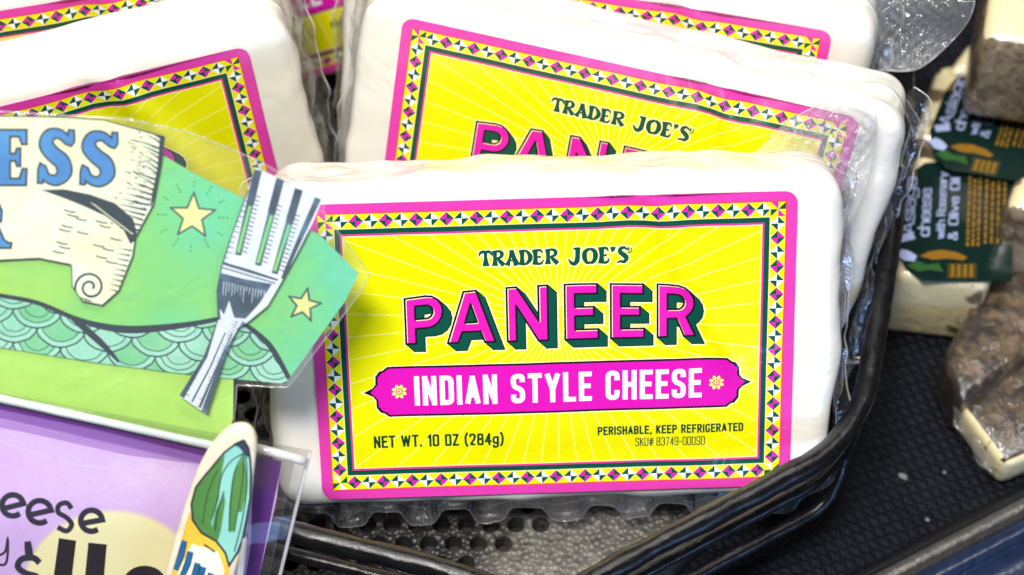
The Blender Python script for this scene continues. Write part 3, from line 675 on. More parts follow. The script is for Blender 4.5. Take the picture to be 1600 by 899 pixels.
def tab_mesh(inner, outer, z0, z1, seed):
    n, m = 60, 40; I = catmull(inner, 20); O_ = catmull(outer, 20)
    def at(c, t): f = t * (len(c) - 1); i = min(int(f), len(c) - 2); return c[i].lerp(c[i + 1], f - i)
    V = []; F = []; mi = []
    for i in range(n + 1):
        a = at(I, i / n); b = at(O_, i / n)
        for j in range(m + 1):
            t = j / m; p = a.lerp(b, t); z = z0 + (z1 - z0) * t + .10 * math.sin(i * .25 + 1.5 * t) * t
            z += .045 * math.sin(p.x * 17 + 2 * p.y) * math.sin(p.y * 16 - p.x * 5 + 2 * noise.noise(Vector((p.x, p.y, seed)))) * min(1, 4 * t) * min(1, (1 - t) * 12)
            z += .16 * noise.noise(Vector((p.x * .9, p.y * .9, seed))) * t
            V.append(Vector((p.x, p.y, z)))
    for i in range(n):
        for j in range(m): k = i * (m + 1) + j; F.append([k, k + m + 1, k + m + 2, k + 1]); mi.append(0)
    b0 = len(V); ring = [V[i * (m + 1) + m] for i in range(n + 1)]
    for e in ring:
        for k in range(5): a = 2 * math.pi * k / 5; V.append(e + Vector((math.cos(a) * .7, math.cos(a) * .7, math.sin(a))) * .026)
    for i in range(n):
        for k in range(5): l = (k + 1) % 5; F.append([b0 + i * 5 + k, b0 + i * 5 + l, b0 + i * 5 + 5 + l, b0 + i * 5 + 5 + k]); mi.append(1)
    me = bpy.data.meshes.new('film_tab'); me.from_pydata([tuple(v * K) for v in V], [], F)
    me.materials.append(TAB); me.materials.append(BEAD); me.polygons.foreach_set('material_index', mi); me.polygons.foreach_set('use_smooth', [True] * len(F)); me.update(); return me

# ------------------------------------------------------------------ the setting: mat, base panel, shelf edge
MZ = -2.6
o = mesh_obj('display_mat', [(-60, -40, MZ), (60, -40, MZ), (60, 60, MZ), (-60, 60, MZ)], [[0, 1, 2, 3]], MATM, None, None, False); tag(o, kind='structure')

UPR = [(13.3, 24, 3.0), (11.75, 9.6, 3.0), (10.45, 2.4, 3.0), (8.95, -3.30, 3.0), (2.23, -7.15, 3.0), (0.55, -8.15, 3.0), (-0.95, -7.25, 3.0), (-5.65, -5.95, 3.0), (-22, -2.0, 3.0)]
pan = Print()
edge = [(p[0], p[1]) for p in UPR]
base = pan.poly([(13.0, 24), (11.45, 9.6), (9.6, 2.4), (7.3, -2.1), (2.2, -6.4), (.55, -7.7), (-1.0, -6.8), (-5.6, -5.5), (-24, -1.2), (-24, 24)], 'panel', 1)
holes = []; pit = .683
for r in range(-5, 42):
    y = -3.69 + r * pit * .866
    if y > 20: break
    for c in range(-34, 16):
        x = .79 + c * pit + (pit / 2 if r % 2 else 0)
        lim = .79 + (y + 3.69) * 1.8 + .1
        if x > min(lim, 8.0) or x < -18: continue
        # front edge clearance
        if y < -5.6 - (x + 5.6) * .27 + .45 if x < -1 else y < -6.2: continue
        holes.append((x, y)); pan.poly(circle(x, y, .262, n=16), None, 0, cancel=base)
Vp, Tp, Cp, Np = pan.build()
VV = [Vector((v.x, v.y, FLOOR)) for v in Vp]; FF = [list(t) for t in Tp]
for x, y in holes:
    prof = [(.262, FLOOR), (.245, FLOOR - .015), (.235, FLOOR - .06), (.232, FLOOR - .55)]; b0 = len(VV)
    for rr, z in prof: VV += [Vector((px, py, z)) for px, py in circle(x, y, rr, n=16)]
    for q in range(3):
        for i in range(16): j = (i + 1) % 16; FF.append([b0 + q * 16 + i, b0 + q * 16 + j, b0 + q * 16 + 16 + j, b0 + q * 16 + 16 + i])
rim = [(13.0, 24), (11.45, 9.6), (9.6, 2.4), (7.3, -2.1), (2.2, -6.4), (.55, -7.7), (-1.0, -6.8), (-5.6, -5.5), (-24, -1.2)]
for a, b in zip(rim, rim[1:]):
    n0 = len(VV); VV += [Vector((*a, FLOOR)), Vector((*b, FLOOR)), Vector((*b, MZ + .01)), Vector((*a, MZ + .01))]; FF.append([n0, n0 + 1, n0 + 2, n0 + 3])
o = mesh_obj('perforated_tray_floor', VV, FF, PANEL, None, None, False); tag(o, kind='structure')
o = mesh_obj('tray_underside', [(-23, -1.6, FLOOR - .62), (-5.7, -5.2, FLOOR - .62), (2.0, -6.2, FLOOR - .62), (7.0, -1.9, FLOOR - .62), (9.3, 3, FLOOR - .62), (11, 23.5, FLOOR - .62), (-23, 23.5, FLOOR - .62)], [[0, 1, 2, 3, 4, 5, 6]], plain('dark_tray_underside', (0.012, 0.011, 0.010), 0.5), None, None, False); tag(o, kind='structure')

# shelf edge: extruded profile along the front of the mat
e0 = on_z(1325, 899, MZ); e1 = on_z(1600, 758, MZ); ed = (e1 - e0).normalized(); en = Vector((ed.y, -ed.x, 0))
prof = [(-.02, 0), (.05, .16), (.30, .20), (.42, .20), (.46, .42), (.52, .50), (.80, .52), (.86, .46), (.90, .30), (.98, .30), (1.02, .42), (1.10, .50), (1.30, .55), (1.48, .50), (1.55, .40), (1.60, .16), (2.2, .12), (9.0, .05)]
SM = [plain('black_shelf_rubber', (.006, .006, .008), .35, 0, 300, .0004), plain('worn_shelf_metal', (.16, .15, .14), .34, .7, 500, .0006), plain('blue_black_enamel', (.012, .022, .055), .22, 0, 300, .0003)]
V = []; F = []; mi = []; steps = 60
for i in range(steps + 1):
    s = -22 + i * 60 / steps
    for d, h in prof: p = e0 + ed * s + en * d; V.append((p.x, p.y, MZ + h + .012 * noise.noise(Vector((s * .7, d * 4, 0)))))
n = len(prof)
for i in range(steps):
    for k in range(n - 1):
        F.append([i * n + k, i * n + k + 1, (i + 1) * n + k + 1, (i + 1) * n + k]); d = prof[k][0]
        mi.append(0 if d < .4 or .88 < d < 1.0 else 1 if d < .88 else 2)
o = mesh_obj('shelf_edge', V, F, SM, mi, None, True); tag(o, kind='structure')
bm = bmesh.new(); bm.from_mesh(o.data); bmesh.ops.recalc_face_normals(bm, faces=bm.faces); bm.to_mesh(o.data); bm.free()

# ------------------------------------------------------------------ wire basket
b0 = Vector((8.95, -3.3, FLOOR))
bk = empty('wire_basket', b0); tag(bk, 'black coated wire basket rail bending round the white packs', 'basket')
R_ = .30
tube('top_rail', fillet(UPR, 1.9, 10), R_, WIRE, bk, b0, 18, .05)
mid = [(p[0], p[1], 1.75) for p in UPR]
tube('middle_rail', fillet(mid, 1.7, 10), R_ * .64, WIRE, bk, b0, 16, .035)
low = [(8.93, -2.6, 1.5), (8.85, -3.1, .7), (8.45, -3.6, -.1), (2.23, -7.15, -.1), (.55, -8.15, -.1), (-.95, -7.25, -.1), (-5.65, -5.95, -.1), (-22, -2, -.1)]
tube('bottom_rail', fillet(low, 1.0, 10), R_ * .62, WIRE, bk, b0, 16, .035)
for x, y in ((.55, -8.15), (-14, -3.95), (11.75, 9.6), (13.0, 21)):
    tube('upright', [(x, y, 3.0), (x, y, MZ + .02)], R_ * .8, WIRE, bk, b0, 12, .03)

# ------------------------------------------------------------------ the six packs
POSE = {
 'A': ([[0.9994, -0.0219, 0.025], [0.0331, 0.5778, -0.8155], [0.0034, 0.8159, 0.5782]], [1.084, -1.731, 4.945]),
 'B': ([[0.9693, 0.1466, -0.1972], [-0.2395, 0.3841, -0.8917], [-0.055, 0.9116, 0.4074]], [2.496, 3.379, 4.57]),
 'C': ([[0.9813, 0.0873, -0.1718], [-0.1898, 0.2821, -0.9404], [-0.0337, 0.9554, 0.2933]], [2.257, 6.645, 4.1]),
 'D': ([[0.9588, -0.103, 0.2648], [0.2808, 0.2023, -0.9382], [0.043, 0.9739, 0.2229]], [-12.4, 2.701, 4.523]),
 'E': ([[0.9642, -0.0173, 0.2646], [0.261, 0.2386, -0.9354], [-0.0469, 0.971, 0.2346]], [-13.308, 5.876, 4.5]),
 'F': ([[0.9418, -0.0951, 0.3224], [0.3351, 0.1914, -0.9225], [0.026, 0.9769, 0.2122]], [-6.904, 12.425, 4.094])}
PL = {
 'A': 'white paneer pack with its whole yellow label showing, low corner behind the wire rail',
 'B': 'tilted paneer pack directly behind the one whose whole label shows, its big word half covered',
 'C': 'paneer pack showing only its top pink border, big crinkled clear tab at its corner',
 'D': 'paneer pack standing behind the green illustrated card, top right corner of its label showing',
 'E': 'paneer pack two behind the green card, only a strip of its pink border showing',
 'F': 'shaded paneer pack deep in the gap between the stacks, part of its pink banner showing'}
LM = label_mesh(0); BM = [block_mesh(i) for i in range(3)]
for i, key in enumerate('ABCDEF'):
    Rm, t = POSE[key]; R3 = Matrix(Rm); M = Matrix.Translation(Vector(t)) @ R3.to_4x4()
    base_p = M @ Vector((0, BY0, -BZ / 2))
    root = empty('cheese_package', base_p, R3); tag(root, PL[key], 'cheese', 'packs of paneer in the basket')
    off = Vector((0, BY0, -BZ / 2)) * -K
    for nm, me in (('cheese_block', BM[i % 3]), ('label', LM), ('film_edge', film_mesh(i + 1, M))):
        ob = bpy.data.objects.new(nm, me); sc.collection.objects.link(ob); ob.parent = root; ob.location = off
        film_o = ob
    if key == 'A': tb = tab_mesh([(5.3, 4.45), (6.5, 4.2), (7.1, 3.4), (7.45, 2.3)], [(6.0, 5.3), (7.3, 5.95), (8.25, 5.75), (8.4, 4.6), (8.05, 3.2), (7.6, 2.2)], -2.0, -1.7, 1)
    elif key == 'C': tb = tab_mesh([(6.2, 4.45), (7.0, 4.2), (7.3, 3.4), (7.5, 2.6)], [(7.4, 6.4), (9.0, 6.3), (9.75, 5.0), (9.6, 3.6), (8.8, 2.55), (7.75, 2.2)], -2.0, -1.5, 2)
    else: tb = None
    if tb:
        ob = bpy.data.objects.new('film_tab', tb); sc.collection.objects.link(ob); ob.parent = film_o

# ------------------------------------------------------------------ herb cheeses on the mat
PALE = herb_cheese('pale_herb_cheese', (.82, .71, .42), (.14, .095, .045), .905, 120)
RIND = herb_cheese('herb_crusted_rind', (.15, .095, .045), (.022, .014, .008), .72, 240, .11)
MIXR = herb_cheese('rubbed_rind', (.34, .26, .165), (.085, .057, .033), .80, 170, .11)
def cheese_label(pr, tr, gold=True):
    """dark green sticker in its own unit square, writing runs up the sheet"""
    DGN = (8, 32, 28); LIL = (160, 172, 212); GO = (126, 94, 26)
    q = lambda pts: [tr(*p) for p in pts]
    b = pr.poly(q([(0.0, .30), (.02, .68), (.12, .88), (.30, .98), (.6, 1.0), (1.35, 1.0), (1.35, 0), (.35, 0), (.15, .10)]), DGN, 1)
    def up(s, x, y, h, fit, st, wd=.09, col=LIL): text(pr, s, 0, 0, h, wd, st, col, 5, fit=fit, gap=st * .5, tr=lambda p: tr(x - p[1], y + p[0]))
    up('Asiago', .22, .38, .15, .48, .016, .10); up('cheese', .40, .36, .14, .40, .016, .10); up('with Rosemary', .57, .34, .10, .56, .011, .06); up('& Olive Oil', .72, .33, .11, .52, .013, .07)
    for xx, y0, y1 in ((.82, .28, .88), (.88, .28, .84), (.94, .28, .85), (1.02, .30, .92), (1.09, .30, .95), (1.16, .30, .9), (1.23, .30, .85)):
        yy = y0
        while yy < y1:
            l = .02 + .05 * random.random(); pr.poly(q([(xx, yy), (xx + .035, yy), (xx + .035, min(y1, yy + l)), (xx, min(y1, yy + l))]), GO, 4); yy += l + .012
    pr.poly(q([(.05, .70), (.07, .68), (.22, .90), (.17, .90)]), GO, 4)
    pr.poly(q([(.30, .20), (.40, .235), (.55, .25), (.72, .23), (.84, .19), (.80, .165), (.62, .18), (.45, .17)]), (128, 92, 26), 5)
    pr.poly(q([(.16, .12), (.30, .075), (.42, .09), (.58, .07), (.52, .14), (.38, .13), (.26, .165)]), (44, 84, 40), 4)
    pr.poly(q([(.02, .22), (.10, .255), (.18, .24), (.27, .20), (.24, .155), (.12, .165)]), LIL, 6); pr.poly(q([(.03, .36), (.20, .40), (.24, .34), (.08, .31)]), LIL, 6)
    pr.poly(q([(.62, .02), (.95, .02), (.95, .14), (.62, .14)]), (60, 58, 28), 5)
    for k in range(4): pr.poly(q([(.66 + k * .07, .03), (.70 + k * .07, .03), (.70 + k * .07, .13), (.66 + k * .07, .13)]), GO, 6)
    return pr
def cheese(name, px, z, height, label, mats, mt, ms, bev=.35):
    pts = [on_z(x, y, z) for x, y in px]
    c = sum(pts, Vector()) / len(pts); root_p = Vector((c.x, c.y, z - height))
    root = empty(name, root_p); tag(root, label, 'cheese')
    prism(pts, (0, 0, -height), 'cheese_block', mats, root, root_p, mt, ms, bev, 3)
    wr = prism([c + (p - c) * 1.02 + Vector((0, 0, .06)) for p in pts], (0, 0, -height + .02), 'plastic_wrap', [clear_film('cheese_wrap_film', .010, .06, 70, .003, .5, cap=.16)], root, root_p, 0, 0, bev, 3)
    return root, root_p
def sticker(root, root_p, corners, z):
    a, b, c_ = (on_z(*q, z) for q in corners)       # origin, end of x axis, end of y axis
    ax = b - a; ay = c_ - a
    pr = Print(); S = ax.length
    cheese_label(pr, lambda x, y: (x, y))
    flat(pr, 'sticker', lambda v: a + ax * v.x + ay * v.y + Vector((0, 0, .03)), lambda n: ink(n, .22, .05), root, root_p, 0.015)
zt = MZ + 3.1
r, p = cheese('herb_cheese_wedge', [(1398, 430), (1548, 448), (1585, 268), (1430, 235)], zt, 3.05, 'pale herb flecked cheese wedge with an upright green sticker and bare lower face', [PALE, PALE], 0, 1)
sticker(r, p, [(1393, 440), (1532, 440), (1405, 252)], zt + .07)
r, p = cheese('herb_cheese_wedge', [(1425, 218), (1700, 262), (1730, 60), (1465, 100)], zt + .25, 3.3, 'herb cheese wedge with slanting green sticker lying behind the bare faced wedge', [PALE, MIXR], 0, 1)
sticker(r, p, [(1434, 258), (1562, 280), (1492, 92)], zt + .32)
r, p = cheese('herb_cheese_block', [(1478, 112), (1560, 118), (1575, 40), (1515, 62)], zt + .5, 3.55, 'small pale cheese corner peeping out behind the slanting green sticker', [PALE, PALE], 0, 1)
r, p = cheese('herb_cheese_block', [(1533, 62), (1720, 90), (1740, -120), (1560, -120)], zt + 4.3, 3.6, 'grey brown cheese block standing on top of the slanting sticker wedge', [PALE, MIXR], 0, 1, .5)
r, p = cheese('herb_cheese_wedge', [(1570, 326), (1700, 345), (1720, 245), (1588, 268)], 2.2, 4.75, 'tall wrapped cheese with pale top and rubbed brown side beside the upright sticker', [PALE, MIXR], 0, 1, .45)
r, p = cheese('herb_cheese_wedge', [(1474, 556), (1502, 628), (1600, 560), (1700, 500), (1700, 395), (1546, 428)], -.6, 1.95, 'dark crusted cheese wedge lying below the tall wrapped cheese', [RIND, RIND], 0, 1, .3)
r, p = cheese('herb_cheese_wedge', [(1500, 634), (1572, 728), (1740, 660), (1740, 470), (1600, 545)], -1.25, 1.3, 'dark crusted cheese with a yellow corner pointing at the metal shelf edge', [RIND, PALE], 0, 1, .3)
# twisted corner of the plastic wrap on that last one
tw = []; c0 = at_depth(1505, 650, 53.6)
V = []; F = []
for i in range(9):
    for j in range(7):
        q = on_z(1486 + i * 8 + j * 1, 636 + j * 5 + i * 11, -1.2); V.append(q + Vector((0, 0, .35 * noise.noise(q * 1.7) + .25 * math.sin(i * 1.1 + j))))
for i in range(8):
    for j in range(6): k = i * 7 + j; F.append([k, k + 7, k + 8, k + 1])
mesh_obj('wrap_corner', V, F, clear_film('loose_wrap_film', .07, .10, 90, .002, 1.1), None, r, True, p)

# ------------------------------------------------------------------ illustrated green card, ticket holder, purple ticket, cut-out
el = math.radians(38); SN = Vector((0.06, -math.cos(el), math.sin(el))).normalized(); S0 = at_depth(300, 480, 45.6)
def SP(off): return lambda v: on_plane(v[0], -v[1], S0 + SN * off, SN)
Y = lambda pts: [(x, -y) for x, y in pts] if len(pts[0]) == 2 else [(x, -y, w_) for x, y, w_ in pts]
INK = (34, 52, 66)
base_p = on_plane(200, 690, S0, SN)
card = empty('illustrated_card', base_p); tag(card, 'laminated green collage card with paper scroll, fork and stars', 'card')
LIME = wash('lime_paper', [(0.2, (160, 218, 84)), (.45, (186, 232, 108)), (.7, (206, 240, 140))], 30, .5, grain=.2)
SEA = wash('sea_green_wash', [(0.24, (186, 224, 90)), (.46, (164, 220, 98)), (.64, (128, 214, 120)), (.80, (104, 212, 160)), (.95, (120, 222, 226))], 34, .38, gx=.55, grain=.16)
CRM = wash('scroll_paper', [(0.22, (240, 234, 166)), (.33, (238, 246, 206)), (.42, (232, 247, 224)), (.52, (250, 250, 248))], 55, .42, grain=.16)
BLU = wash('blue_letter_wash', [(.2, (50, 120, 190)), (.5, (84, 164, 222)), (.7, (126, 192, 236))], 60, .4)
SCL = wash('scale_wash', [(.2, (126, 208, 172)), (.42, (168, 226, 204)), (.6, (204, 240, 226))], 70, .42, grain=.2)
SCD = wash('scale_dark_wash', [(.2, (96, 192, 130)), (.45, (134, 212, 158)), (.65, (170, 228, 190))], 70, .42, grain=.2)
STARY = wash('star_wash', [(.2, (226, 226, 130)), (.6, (240, 242, 176))], 60, .42)
FKW = wash('fork_white', [(.2, (214, 226, 238)), (.6, (244, 248, 252))], 90, .35)
FKD = wash('fork_ink', [(.2, (36, 54, 70)), (.36, (62, 90, 112)), (.52, (120, 164, 196))], 130, .35)
MT = {'lime': LIME, 'sea': SEA, 'cream': CRM, 'blue': BLU, 'scale': SCL, 'scaled': SCD, 'star': STARY, 'fork': FKW, 'forkd': FKD}
mf = lambda n: MT[n] if n in MT else ink(n, .4, .10, True)
# base sheet
P = Print(); P.poly(Y([(-160, 330), (368, 330), (364, 655), (340, 720), (-160, 620)]), 'lime', 0)
flat(P, 'base_sheet', SP(-.02), mf, card, base_p, .05)
# painted panel
P = Print(); pan_pts = [(-160, 300), (235, 232), (300, 270), (395, 318), (500, 368), (560, 428), (540, 470), (446, 600), (300, 586), (150, 567), (0, 543), (-160, 525)]
pid = P.poly(Y(pan_pts), 'sea', 0)
low_r = P.poly(Y([(-160, 440), (0, 462), (60, 474), (120, 498), (170, 512), (220, 516), (290, 508), (345, 498), (375, 500), (420, 540), (452, 600), (-160, 640)]), 'scaled', 1, clip=pid)
rng = random.Random(3)
for row in range(6):
    for c in range(-3, 9):
        cx = c * 74 + (37 if row % 2 else 0) + 22; cy = 462 + row * 26 + (cx - 150) * .10
        for rr, ww, col in ((40, 2.6, (44, 84, 82)), (30, 1.8, (56, 106, 96)), (20, 1.6, (56, 106, 96))):
            if rr == 40: P.poly(Y(circle(cx, cy, 40, 34, 20)), 'scale', 2 + (5 - row) * 4, clip=low_r)
            if rr == 30 and (c + row) % 2: P.poly(Y(circle(cx, cy, 31, 26, 20)), 'scaled', 2.5 + (5 - row) * 4, clip=low_r)
            if rr == 20 and rng.random() < .4: continue
            P.line(Y([(x + rng.uniform(-.6, .6), y + rng.uniform(-.6, .6)) for x, y in circle(cx, cy, rr, rr * .85, 14, 0.0, math.pi)]), ww, col, 3 + (5 - row) * 4, clip=low_r)
for pts in ([(-160, 436, 6), (0, 462, 7), (60, 474, 7), (120, 499, 8), (170, 512, 11), (220, 515, 12), (290, 508, 9), (345, 498, 7)], [(372, 500, 6), (400, 520, 8), (425, 545, 9), (452, 592, 7)], [(112, 496, 8), (140, 520, 11), (165, 543, 9), (186, 566, 4)]):
    P.line([(v.x, -v.y, v.z) for v in catmull(pts, 6)], 0, INK, 60, clip=pid)
def star(cx, cy, r, rot, rays):
    pts = []
    for k in range(10):
        a = math.radians(rot + 36 * k - 90); q = r if k % 2 == 0 else r * .42; pts.append((cx + q * math.cos(a), cy + q * math.sin(a)))
    P.poly(Y(pts), 'star', 62, clip=pid)
    for a, b in zip(pts, pts[1:] + pts[:1]): P.line(Y([a, b]), 3.2, (60, 96, 96), 63, clip=pid, cap=1.2)
    if rays:
        for k in range(12):
            a = math.radians(k * 30 + 15 + rot - 90 - 15)
            for s in (1.1, 1.25, 1.42):
                if k % 2 == 0 and s < 1.2: continue
                P.line(Y([(cx + r * s * math.cos(a), cy + r * s * math.sin(a)), (cx + r * (s + .08) * math.cos(a), cy + r * (s + .08) * math.sin(a))]), 2, (44, 112, 60), 62, clip=pid)
star(301, 338, 37, 3, True); star(475, 477, 27, 12, False)
flat(P, 'painted_panel', SP(.05), mf, card, base_p, .05)
# scroll
P = Print(); sp_ = [(-160, 178), (0, 182), (100, 183), (165, 188), (258, 214), (252, 258), (240, 320), (212, 372), (208, 400), (186, 455), (160, 478), (128, 472), (112, 448), (111, 415), (60, 405), (0, 408), (-160, 420)]
sid = P.poly(Y(sp_), 'cream', 0)
P.line(Y([(x, y) for x, y in sp_[3:14]]), 3.4, INK, 6, clip=sid); P.line(Y(sp_[13:]), 4.5, INK, 6, clip=sid); P.line(Y(sp_[:5]), 2.2, INK, 6, clip=sid)
P.poly(Y([(64, 297), (100, 296), (140, 304), (180, 318), (208, 342), (216, 372), (204, 382), (192, 358), (165, 338), (130, 322), (95, 308)]), INK, 5, clip=sid)
for k in range(20):
    t = k / 19; x = 255 - 40 * t ** 1.6; y = 218 + 150 * t; L_ = rng.uniform(14, 52)
    P.line(Y([(x - 1, y, 3.6), (x - L_ * .5, y - 3 - 6 * (1 - t), 2.4), (x - L_, y - 8 - 8 * (1 - t), .6)]), 0, INK, 5, clip=sid)
    P.line(Y([(x - L_ - 5, y - 10), (x - L_ - rng.uniform(8, 13), y - 12)]), 1.8, INK, 5, clip=sid)
P.poly(Y([(250, 212), (259, 214), (244, 310), (234, 322), (246, 262)]), INK, 5, clip=sid)
for (x, y) in [(100, 328), (105, 335), (92, 358), (96, 352), (88, 378), (92, 385), (82, 392), (150, 345), (155, 352), (145, 382), (160, 388), (118, 341), (120, 362), (172, 372), (165, 408), (150, 400)]:
    P.line(Y([(x, y), (x + 9, y + 3), (x + 18, y + 4)]), 2.2, INK, 5, clip=sid)
for k in range(9): P.line(Y([(206 - k * 2.5, 392 + k * 8, 2.8), (186 - k * 2, 402 + k * 8 - 14, .6)]), 0, INK, 5, clip=sid)
spi = []
for k in range(26):
    a = k * .42; rr = 25 - k * .82; spi.append((141 + rr * math.cos(a + 2.6), 449 + rr * math.sin(a + 2.6), 3.6))
P.line(Y(spi), 0, INK, 6, clip=sid)
for k in range(10): P.line(Y([(118 + k * 2.5, 462 + k * .8, 1.8), (122 + k * 2.4, 470 + k * .3, .8)]), 0, INK, 5, clip=sid)
def esse(x, y, wd, h):
    pts = [(.92, .02, .07), (.88, .22, .12), (.60, .08, .14), (.32, .10, .20), (.22, .28, .24), (.42, .46, .26), (.66, .60, .27), (.72, .80, .25), (.50, .94, .17), (.22, .88, .13), (.10, .72, .11), (.05, .98, .06)]
    Q = catmull([(x + a * wd, -(y + b * h), c * h * .92) for a, b, c in pts], 5)
    P.line(Q, 0, 'blue', 9, clip=sid); P.line([(q.x, q.y, q.z + 6.5) for q in Q], 0, INK, 8, clip=sid, cap=3)
esse(60, 203, 56, 84); esse(126, 207, 58, 82)
for pts in ([(8, 205), (8, 290)], ):
    pass
for r_ in ([(-40, 203), (42, 203), (42, 226), (34, 226), (30, 214), (16, 214), (16, 240), (24, 240), (26, 232), (32, 232), (32, 260), (26, 260), (24, 252), (16, 252), (16, 279), (30, 279), (35, 264), (42, 264), (41, 290), (-40, 290)],):
    P.poly(Y(r_), 'blue', 9, clip=sid)
    for a, b in zip(r_, r_[1:]): P.line(Y([a, b]), 3.4, INK, 10, clip=sid, cap=1.4)
r_ = [(-40, 330), (-2, 318), (3, 330), (2, 345), (-4, 352), (6, 374), (12, 379), (18, 380), (17, 388), (-6, 388), (-40, 388)]
P.poly(Y(r_), 'blue', 9, clip=sid)
for a, b in zip(r_, r_[1:]): P.line(Y([a, b]), 3.4, INK, 10, clip=sid, cap=1.4)
for k in range(46):
    x = rng.uniform(205, 250); y = rng.uniform(206, 330); 
    P.line(Y([(x, y, 1.8), (x - rng.uniform(5, 14), y - 3, .5)]), 0, INK, 5, clip=sid)
for k in range(18):
    x = 150 + k * 3.4; P.line(Y([(x, 322 + k * 2.6, 1.6), (x - 9, 316 + k * 2.6, .5)]), 0, 'cream', 7, clip=sid)
flat(P, 'scroll_cutout', SP(.13), mf, card, base_p, .05)
# fork
P = Print(); fo = [(399, 262), (504, 312), (488, 350), (462, 400), (440, 440), (418, 478), (384, 506), (372, 512), (352, 556), (322, 647), (280, 619), (318, 558), (340, 500), (338, 455), (345, 417), (362, 365), (387, 297)]
fid = P.poly(Y(fo), 'fork', 0)
for a, b in (((403, 266), (372, 399)), ((438, 280), (403, 415)), ((467, 296), (429, 428))):
    a = Vector(a); b = Vector(b)
    P.line(Y([(a.x, a.y, 13), (a.lerp(b, .35).x, a.lerp(b, .35).y, 13), (a.lerp(b, .42).x, a.lerp(b, .42).y, 11), (b.x, b.y, 10)]), 0, 'forkd', 4, clip=fid)
    P.line(Y([(a.lerp(b, .42).x + 1, a.lerp(b, .42).y, 5), (b.x, b.y - 4, 5)]), 0, 'sea', 5, clip=fid)
    for k in range(14):
        q = a.lerp(b, .3 + .05 * k); P.line(Y([(q.x + 6, q.y), (q.x + 13, q.y + 3)]), 1.8, 'forkd', 4, clip=fid)
P.line(Y([(497, 310, 10), (470, 370, 8), (441, 436, 5)]), 0, 'forkd', 4, clip=fid)
P.line(Y([(387, 297, 4), (362, 365, 4), (345, 417, 5), (338, 455, 6), (342, 500, 6)]), 0, 'forkd', 4, clip=fid)
P.line(Y([(346, 411, 4), (390, 424, 5), (434, 438, 3)]), 0, 'forkd', 5, clip=fid); P.line(Y([(346, 418, 2), (390, 431, 2), (430, 443, 2)]), 0, 'forkd', 5, clip=fid)
P.poly(Y([(340, 425), (380, 436), (425, 444), (405, 475), (384, 498), (366, 497), (358, 470), (350, 492), (340, 478)]), 'forkd', 4, clip=fid)
P.line(Y([(340, 495, 5), (320, 556, 9), (283, 620, 10)]), 0, 'forkd', 4, clip=fid); P.line(Y([(382, 504, 7), (352, 556, 10), (322, 646, 16)]), 0, 'forkd', 4, clip=fid)
P.line(Y([(352, 520, 2), (328, 575, 2.5), (300, 628, 3)]), 0, 'forkd', 4, clip=fid); P.line(Y([(362, 522, 2), (345, 560, 2.5), (312, 636, 4)]), 0, 'forkd', 4, clip=fid)
for k in range(34):
    t = k / 33; a = Vector((346, 470)).lerp(Vector((286, 616)), t); b = Vector((378, 505)).lerp(Vector((320, 642)), t)
    if k % 2: P.line(Y([(a.x + 4, a.y, 2.0), (a.x + 4 + rng.uniform(3, 8), a.y + 3, .5)]), 0, 'forkd', 5, clip=fid)
    P.line(Y([(b.x - 6, b.y, 1.8), (b.x - 7 - rng.uniform(3, 9), b.y - 3, .5)]), 0, 'forkd', 5, clip=fid)
for k in range(16):
    a = Vector((392, 290)).lerp(Vector((349, 410)), k / 15); P.line(Y([(a.x, a.y, 2.2), (a.x + rng.uniform(5, 10), a.y + 2, .5)]), 0, 'forkd', 5, clip=fid)
    c_ = Vector((350, 432)).lerp(Vector((418, 448)), k / 15); P.line(Y([(c_.x, c_.y + 8, 1.2), (c_.x - 2, c_.y + rng.uniform(16, 34), .5)]), 0, 'fork', 6, clip=fid)
flat(P, 'fork_cutout', SP(.20), mf, card, base_p, .05)
# clear laminate over all
P = Print(); P.poly(Y([(-160, 168), (0, 174), (110, 181), (200, 186), (300, 208), (400, 250), (508, 308), (505, 330), (577, 430), (560, 462), (450, 606), (370, 602), (366, 660), (340, 722), (-160, 640)]), 'l', 0)
for q in range(-140, 580, 30): P.edge((q, -165), (q, -725))
ob = flat(P, 'laminate', lambda v: on_plane(v[0], -v[1], S0 + SN * (.27 + .05 * noise.noise(Vector((v[0] * .01, v[1] * .01, 0)))), SN), lambda n: LAMI, card, base_p, smooth=True)

lam = [(-160, 168), (0, 174), (110, 181), (200, 186), (300, 208), (400, 250), (508, 308), (505, 330), (577, 430), (560, 462), (450, 606), (370, 602), (366, 660)]
tube('laminate_edge', [on_plane(x, y, S0 + SN * .27, SN) for x, y in lam], .018, FOLD, ob, base_p, 6, .008)
# holder
HS = S0 + SN * .30
hb = on_plane(150, 960, HS, SN)
hold = empty('ticket_holder', hb); tag(hold, 'clear acrylic ticket holder with folded lip below the green card', 'holder')
def HP(off): return lambda v: on_plane(v[0], -v[1], HS + SN * off, SN)
def sheet(name, px, off, th, parent, mat, org):
    pts = [on_plane(x, y, HS + SN * off, SN) for x, y in px]
    return prism(pts[::-1], -SN * th, name, [mat], parent, org, 0, 0, .03, 1)
sheet('back_plate', [(-170, 585), (484, 706), (436, 905), (415, 990), (-170, 990)], .20, .12, hold, ACRYL, hb)
sheet('front_plate', [(-170, 592), (462, 716), (420, 905), (400, 990), (-170, 990)], .62, .10, hold, ACRYL, hb)
lipm = plain('pale_acrylic_lip', (.62, .70, .68), .12, 0, 60, .0004)
tube('lip', [on_plane(-170, 585, HS + SN * .5, SN), on_plane(365, 704, HS + SN * .5, SN)], .10, lipm, hold, hb, 10, .01)
tube('lip', [on_plane(400, 700, HS + SN * .5, SN), on_plane(476, 720, HS + SN * .5, SN)], .12, clear_film('acrylic_bead', .55, .06, 30, .0005, 1.2), hold, hb, 10, .01)
